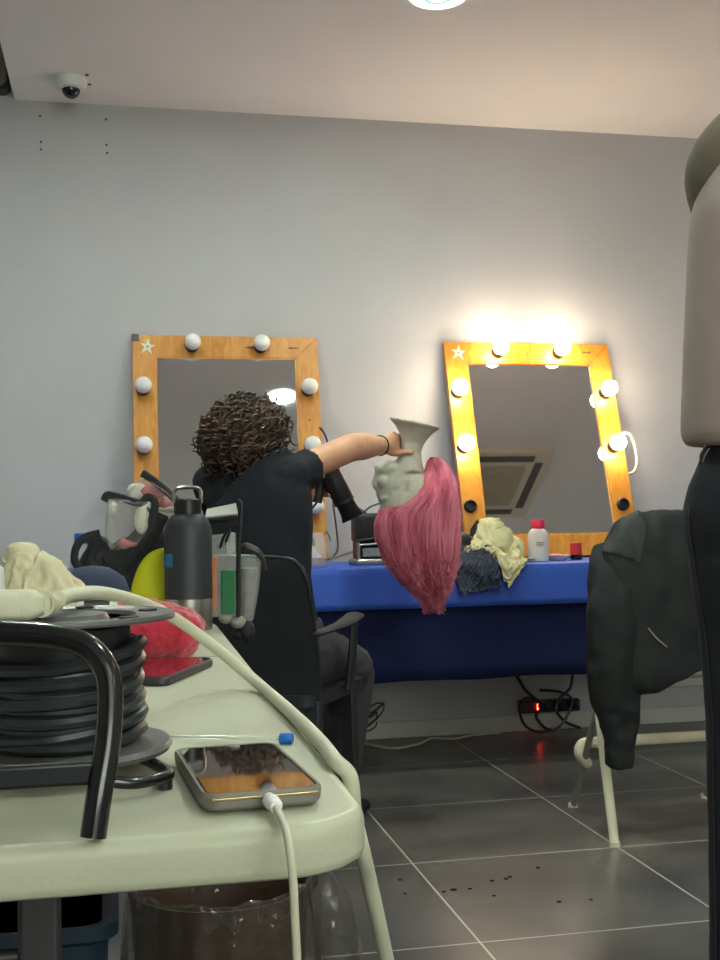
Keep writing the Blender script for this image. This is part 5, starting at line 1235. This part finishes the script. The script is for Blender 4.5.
legs = []
for sg in (-1, 1):
    cxl = lambda y: leg_axis(y) if sg < 0 else MX(leg_axis(y))
    hp, kn = pp(cxl(560), 560), pp(cxl(760), 760); an = pp(cxl(1090), 1180); an.z = 0.09; an.y = hp.y; legs.append((hp, kn, an, sg))
    tube(b, [hp, hp.lerp(kn, 0.5), kn], [0.074, 0.064, 0.05], seg=16, n=4, rounded=True)
    tube(b, [kn, kn.lerp(an, 0.35), an], [0.049, 0.047, 0.034], seg=16, n=4, rounded=True)
    tube(b, [an+V((0, 0, -0.04))-fd*0.03, an+fd*0.06+V((0, 0, -0.045)), an+fd*0.15+V((0, 0, -0.065))], [(0.034, 0.04), (0.04, 0.032), (0.036, 0.018)], seg=12, n=3, side=RGT, rounded=True)
obj('body', b, M['skin2'], px_, remesh=0.0065, sm_it=3)
face_bits(hc, HR2, px_)
b = B(); ball(b, hc+HR2 @ V((0, -0.016, 0.036)), (0.078, 0.096, 0.088), HR2, 32, 20); ball(b, hc+HR2 @ V((0, -0.05, -0.05)), (0.066, 0.045, 0.07), HR2, 28, 18)
r2 = random.Random(21)
for i in range(620):
    a = r2.uniform(0.12*PI, 0.88*PI)*-1 if r2.random() < 0.75 else r2.uniform(0, 2*PI)
    el = r2.uniform(0.15, 1.45); pts = []; s1 = r2.uniform(0, 40)
    for k in range(10):
        f = k/9; e2 = el - f*1.9
        if math.sin(a) > 0.35 and e2 < 0.75: break       # the face stays free
        rr = V((0.082*math.cos(a)*math.cos(max(e2, -0.3)), 0.100*math.sin(a)*math.cos(max(e2, -0.3))-0.016, 0.036+0.092*math.sin(max(e2, -0.5)) - max(0, -0.5-e2)*0.10))
        pts.append(hc + HR2 @ (rr*(1+0.03*noise.noise(V((f*3, s1, 0))))))
    if len(pts) > 3: tube(b, pts, [0.0022, 0.003, 0.0024, 0.001], seg=4, cap=False)
obj('hair', b, M['hair'], px_)
# loose top
b = B(); rings = []
for y, xl, hd in ((97, 772, .058), (112, 758, .070), (132, 734, .083), (158, 713, .096), (190, 700, .108), (215, 693, .114), (260, 690.5, .118), (300, 689, .121), (380, 686, .125), (420, 684.5, .127), (434, 684.5, .126), (443, 688, .120), (447, 695, .112)):
    hw = (CX-xl)*PD/FPX; c = pp(CX, y)
    rings.append([c + RGT*(hw*math.copysign(abs(math.cos(q))**0.9, math.cos(q))) + FWD*(hd*math.copysign(abs(math.sin(q))**0.9, math.sin(q))) for q in [2*PI*i/56 for i in range(56)]])
loft(b, rings); bmesh.ops.subdivide_edges(b, edges=b.edges[:], cuts=1, use_grid_fill=True)
for v in b.verts:      # soft vertical folds that grow towards the hem
    k = max(0, min(1, (1.30-v.co.z)/0.32)); q = (v.co-CAM)-FWD*PD; a_ = math.atan2(q.dot(FWD), q.dot(RGT)-(CX-360)*PD/FPX)
    edge = abs(math.sin(a_))
    v.co += FWD*(0.007*k*edge*noise.noise(V((math.cos(a_)*4.0, v.co.z*2, 1)))*(1 if math.sin(a_) < 0 else -1))
obj('top', b, M['shirt2'], px_, sub=1)
b = B()
for s_, e_, w_, sg in ((SHl, ELl, WLl, -1), (SHr, ELr, WLr, 1)):
    tube(b, [pp(CX+sg*38, 122), pp(CX+sg*62, 146), s_+RGT*(0.002*sg), s_.lerp(e_, 0.22), s_.lerp(e_, 0.6), e_], [(0.05, 0.046), (0.060, 0.057), (0.056, 0.058), (0.053, 0.056), (0.048, 0.05), (0.047, 0.048)], seg=20, n=4, rounded=True)
    tube(b, [e_, e_.lerp(w_, 0.85)], [0.047, 0.037], seg=16)
obj('sleeves', b, M['olive'], px_, remesh=0.0065, sm_it=4)
# trousers
b = B(); rings = []
for y, xl in [(436, 706), (460, 700), (485, 690), (508, 684.5), (530, 685.5), (556, 690), (590, 712), (612, 745)]:
    hw = (CX-xl)*PD/FPX; c = pp(CX, y); hd = {436: .10, 460: .108, 485: .116, 508: .118, 530: .116, 556: .108, 590: .09, 612: .06}[y]
    rings.append([c + RGT*(hw*math.cos(q)) + FWD*(hd*math.sin(q)) for q in [2*PI*i/40 for i in range(40)]])
loft(b, rings)
for hp, kn, an, sg in legs:
    pts = []; rs = []
    for (y, xl, hwm) in outs[1:]:
        xc = xl + hwm*FPX/PD; xc = xc if sg < 0 else MX(xc); pts.append(pp(xc, y)); rs.append((hwm, hwm*1.08))
    e = pts[-1].copy(); e.z = 0.05; e.y = an.y; e.x = an.x; pts.append(e); rs.append((0.058, 0.064))
    tube(b, pts, rs, seg=24, side=RGT)
o = obj('trousers', b, M['trousers2'], px_, remesh=0.007, sm_it=4)
md = o.modifiers.new('f', 'DISPLACE'); md.texture = tex('trouser_folds', 0.12); md.strength = 0.008; md.mid_level = 0.5; md.texture_coords = 'GLOBAL'
b = B(); tube(b, [pp(x+1.0, y, -0.017) for x, y in ((684.5, 508), (685.5, 530), (690, 560), (695, 600), (703, 660), (708, 720), (709, 800), (710, 960), (711, 1060))], 0.0016, seg=8, n=5); sp2 = obj('side_piping', b, M['piping'], px_)
md = sp2.modifiers.new('w', 'SHRINKWRAP'); md.target = o; md.wrap_method = 'NEAREST_SURFACEPOINT'; md.wrap_mode = 'OUTSIDE_SURFACE'; md.offset = 0.0012
b = B(); tube(b, [pp(x, y, -0.05) for x, y in ((706, 446), (701, 455), (702, 462), (704.5, 456), (709, 448))], 0.0016, seg=8, n=5); obj('drawstring', b, M['black_rubber'], px_)
for hp, kn, an, sg in legs:
    b = B(); a_ = an
    tube(b, [a_+V((0, 0, -0.045))-fd*0.045, a_+fd*0.06+V((0, 0, -0.05)), a_+fd*0.17+V((0, 0, -0.066))], [(0.042, 0.044), (0.047, 0.038), (0.040, 0.022)], seg=14, n=4, side=RGT, rounded=True); obj('shoe', b, M['shoe'], px_)

# ================================================================== LIGHT
w = bpy.data.worlds.new('world'); scene.world = w; w.use_nodes = True
w.node_tree.nodes['Background'].inputs['Color'].default_value = (0.5, 0.52, 0.5, 1); w.node_tree.nodes['Background'].inputs['Strength'].default_value = 0.02
scene.view_settings.view_transform = 'Standard'; scene.view_settings.look = 'None'
scene.view_settings.exposure = 2.88; scene.view_settings.gamma = 1.0
scene.view_settings.use_curve_mapping = False
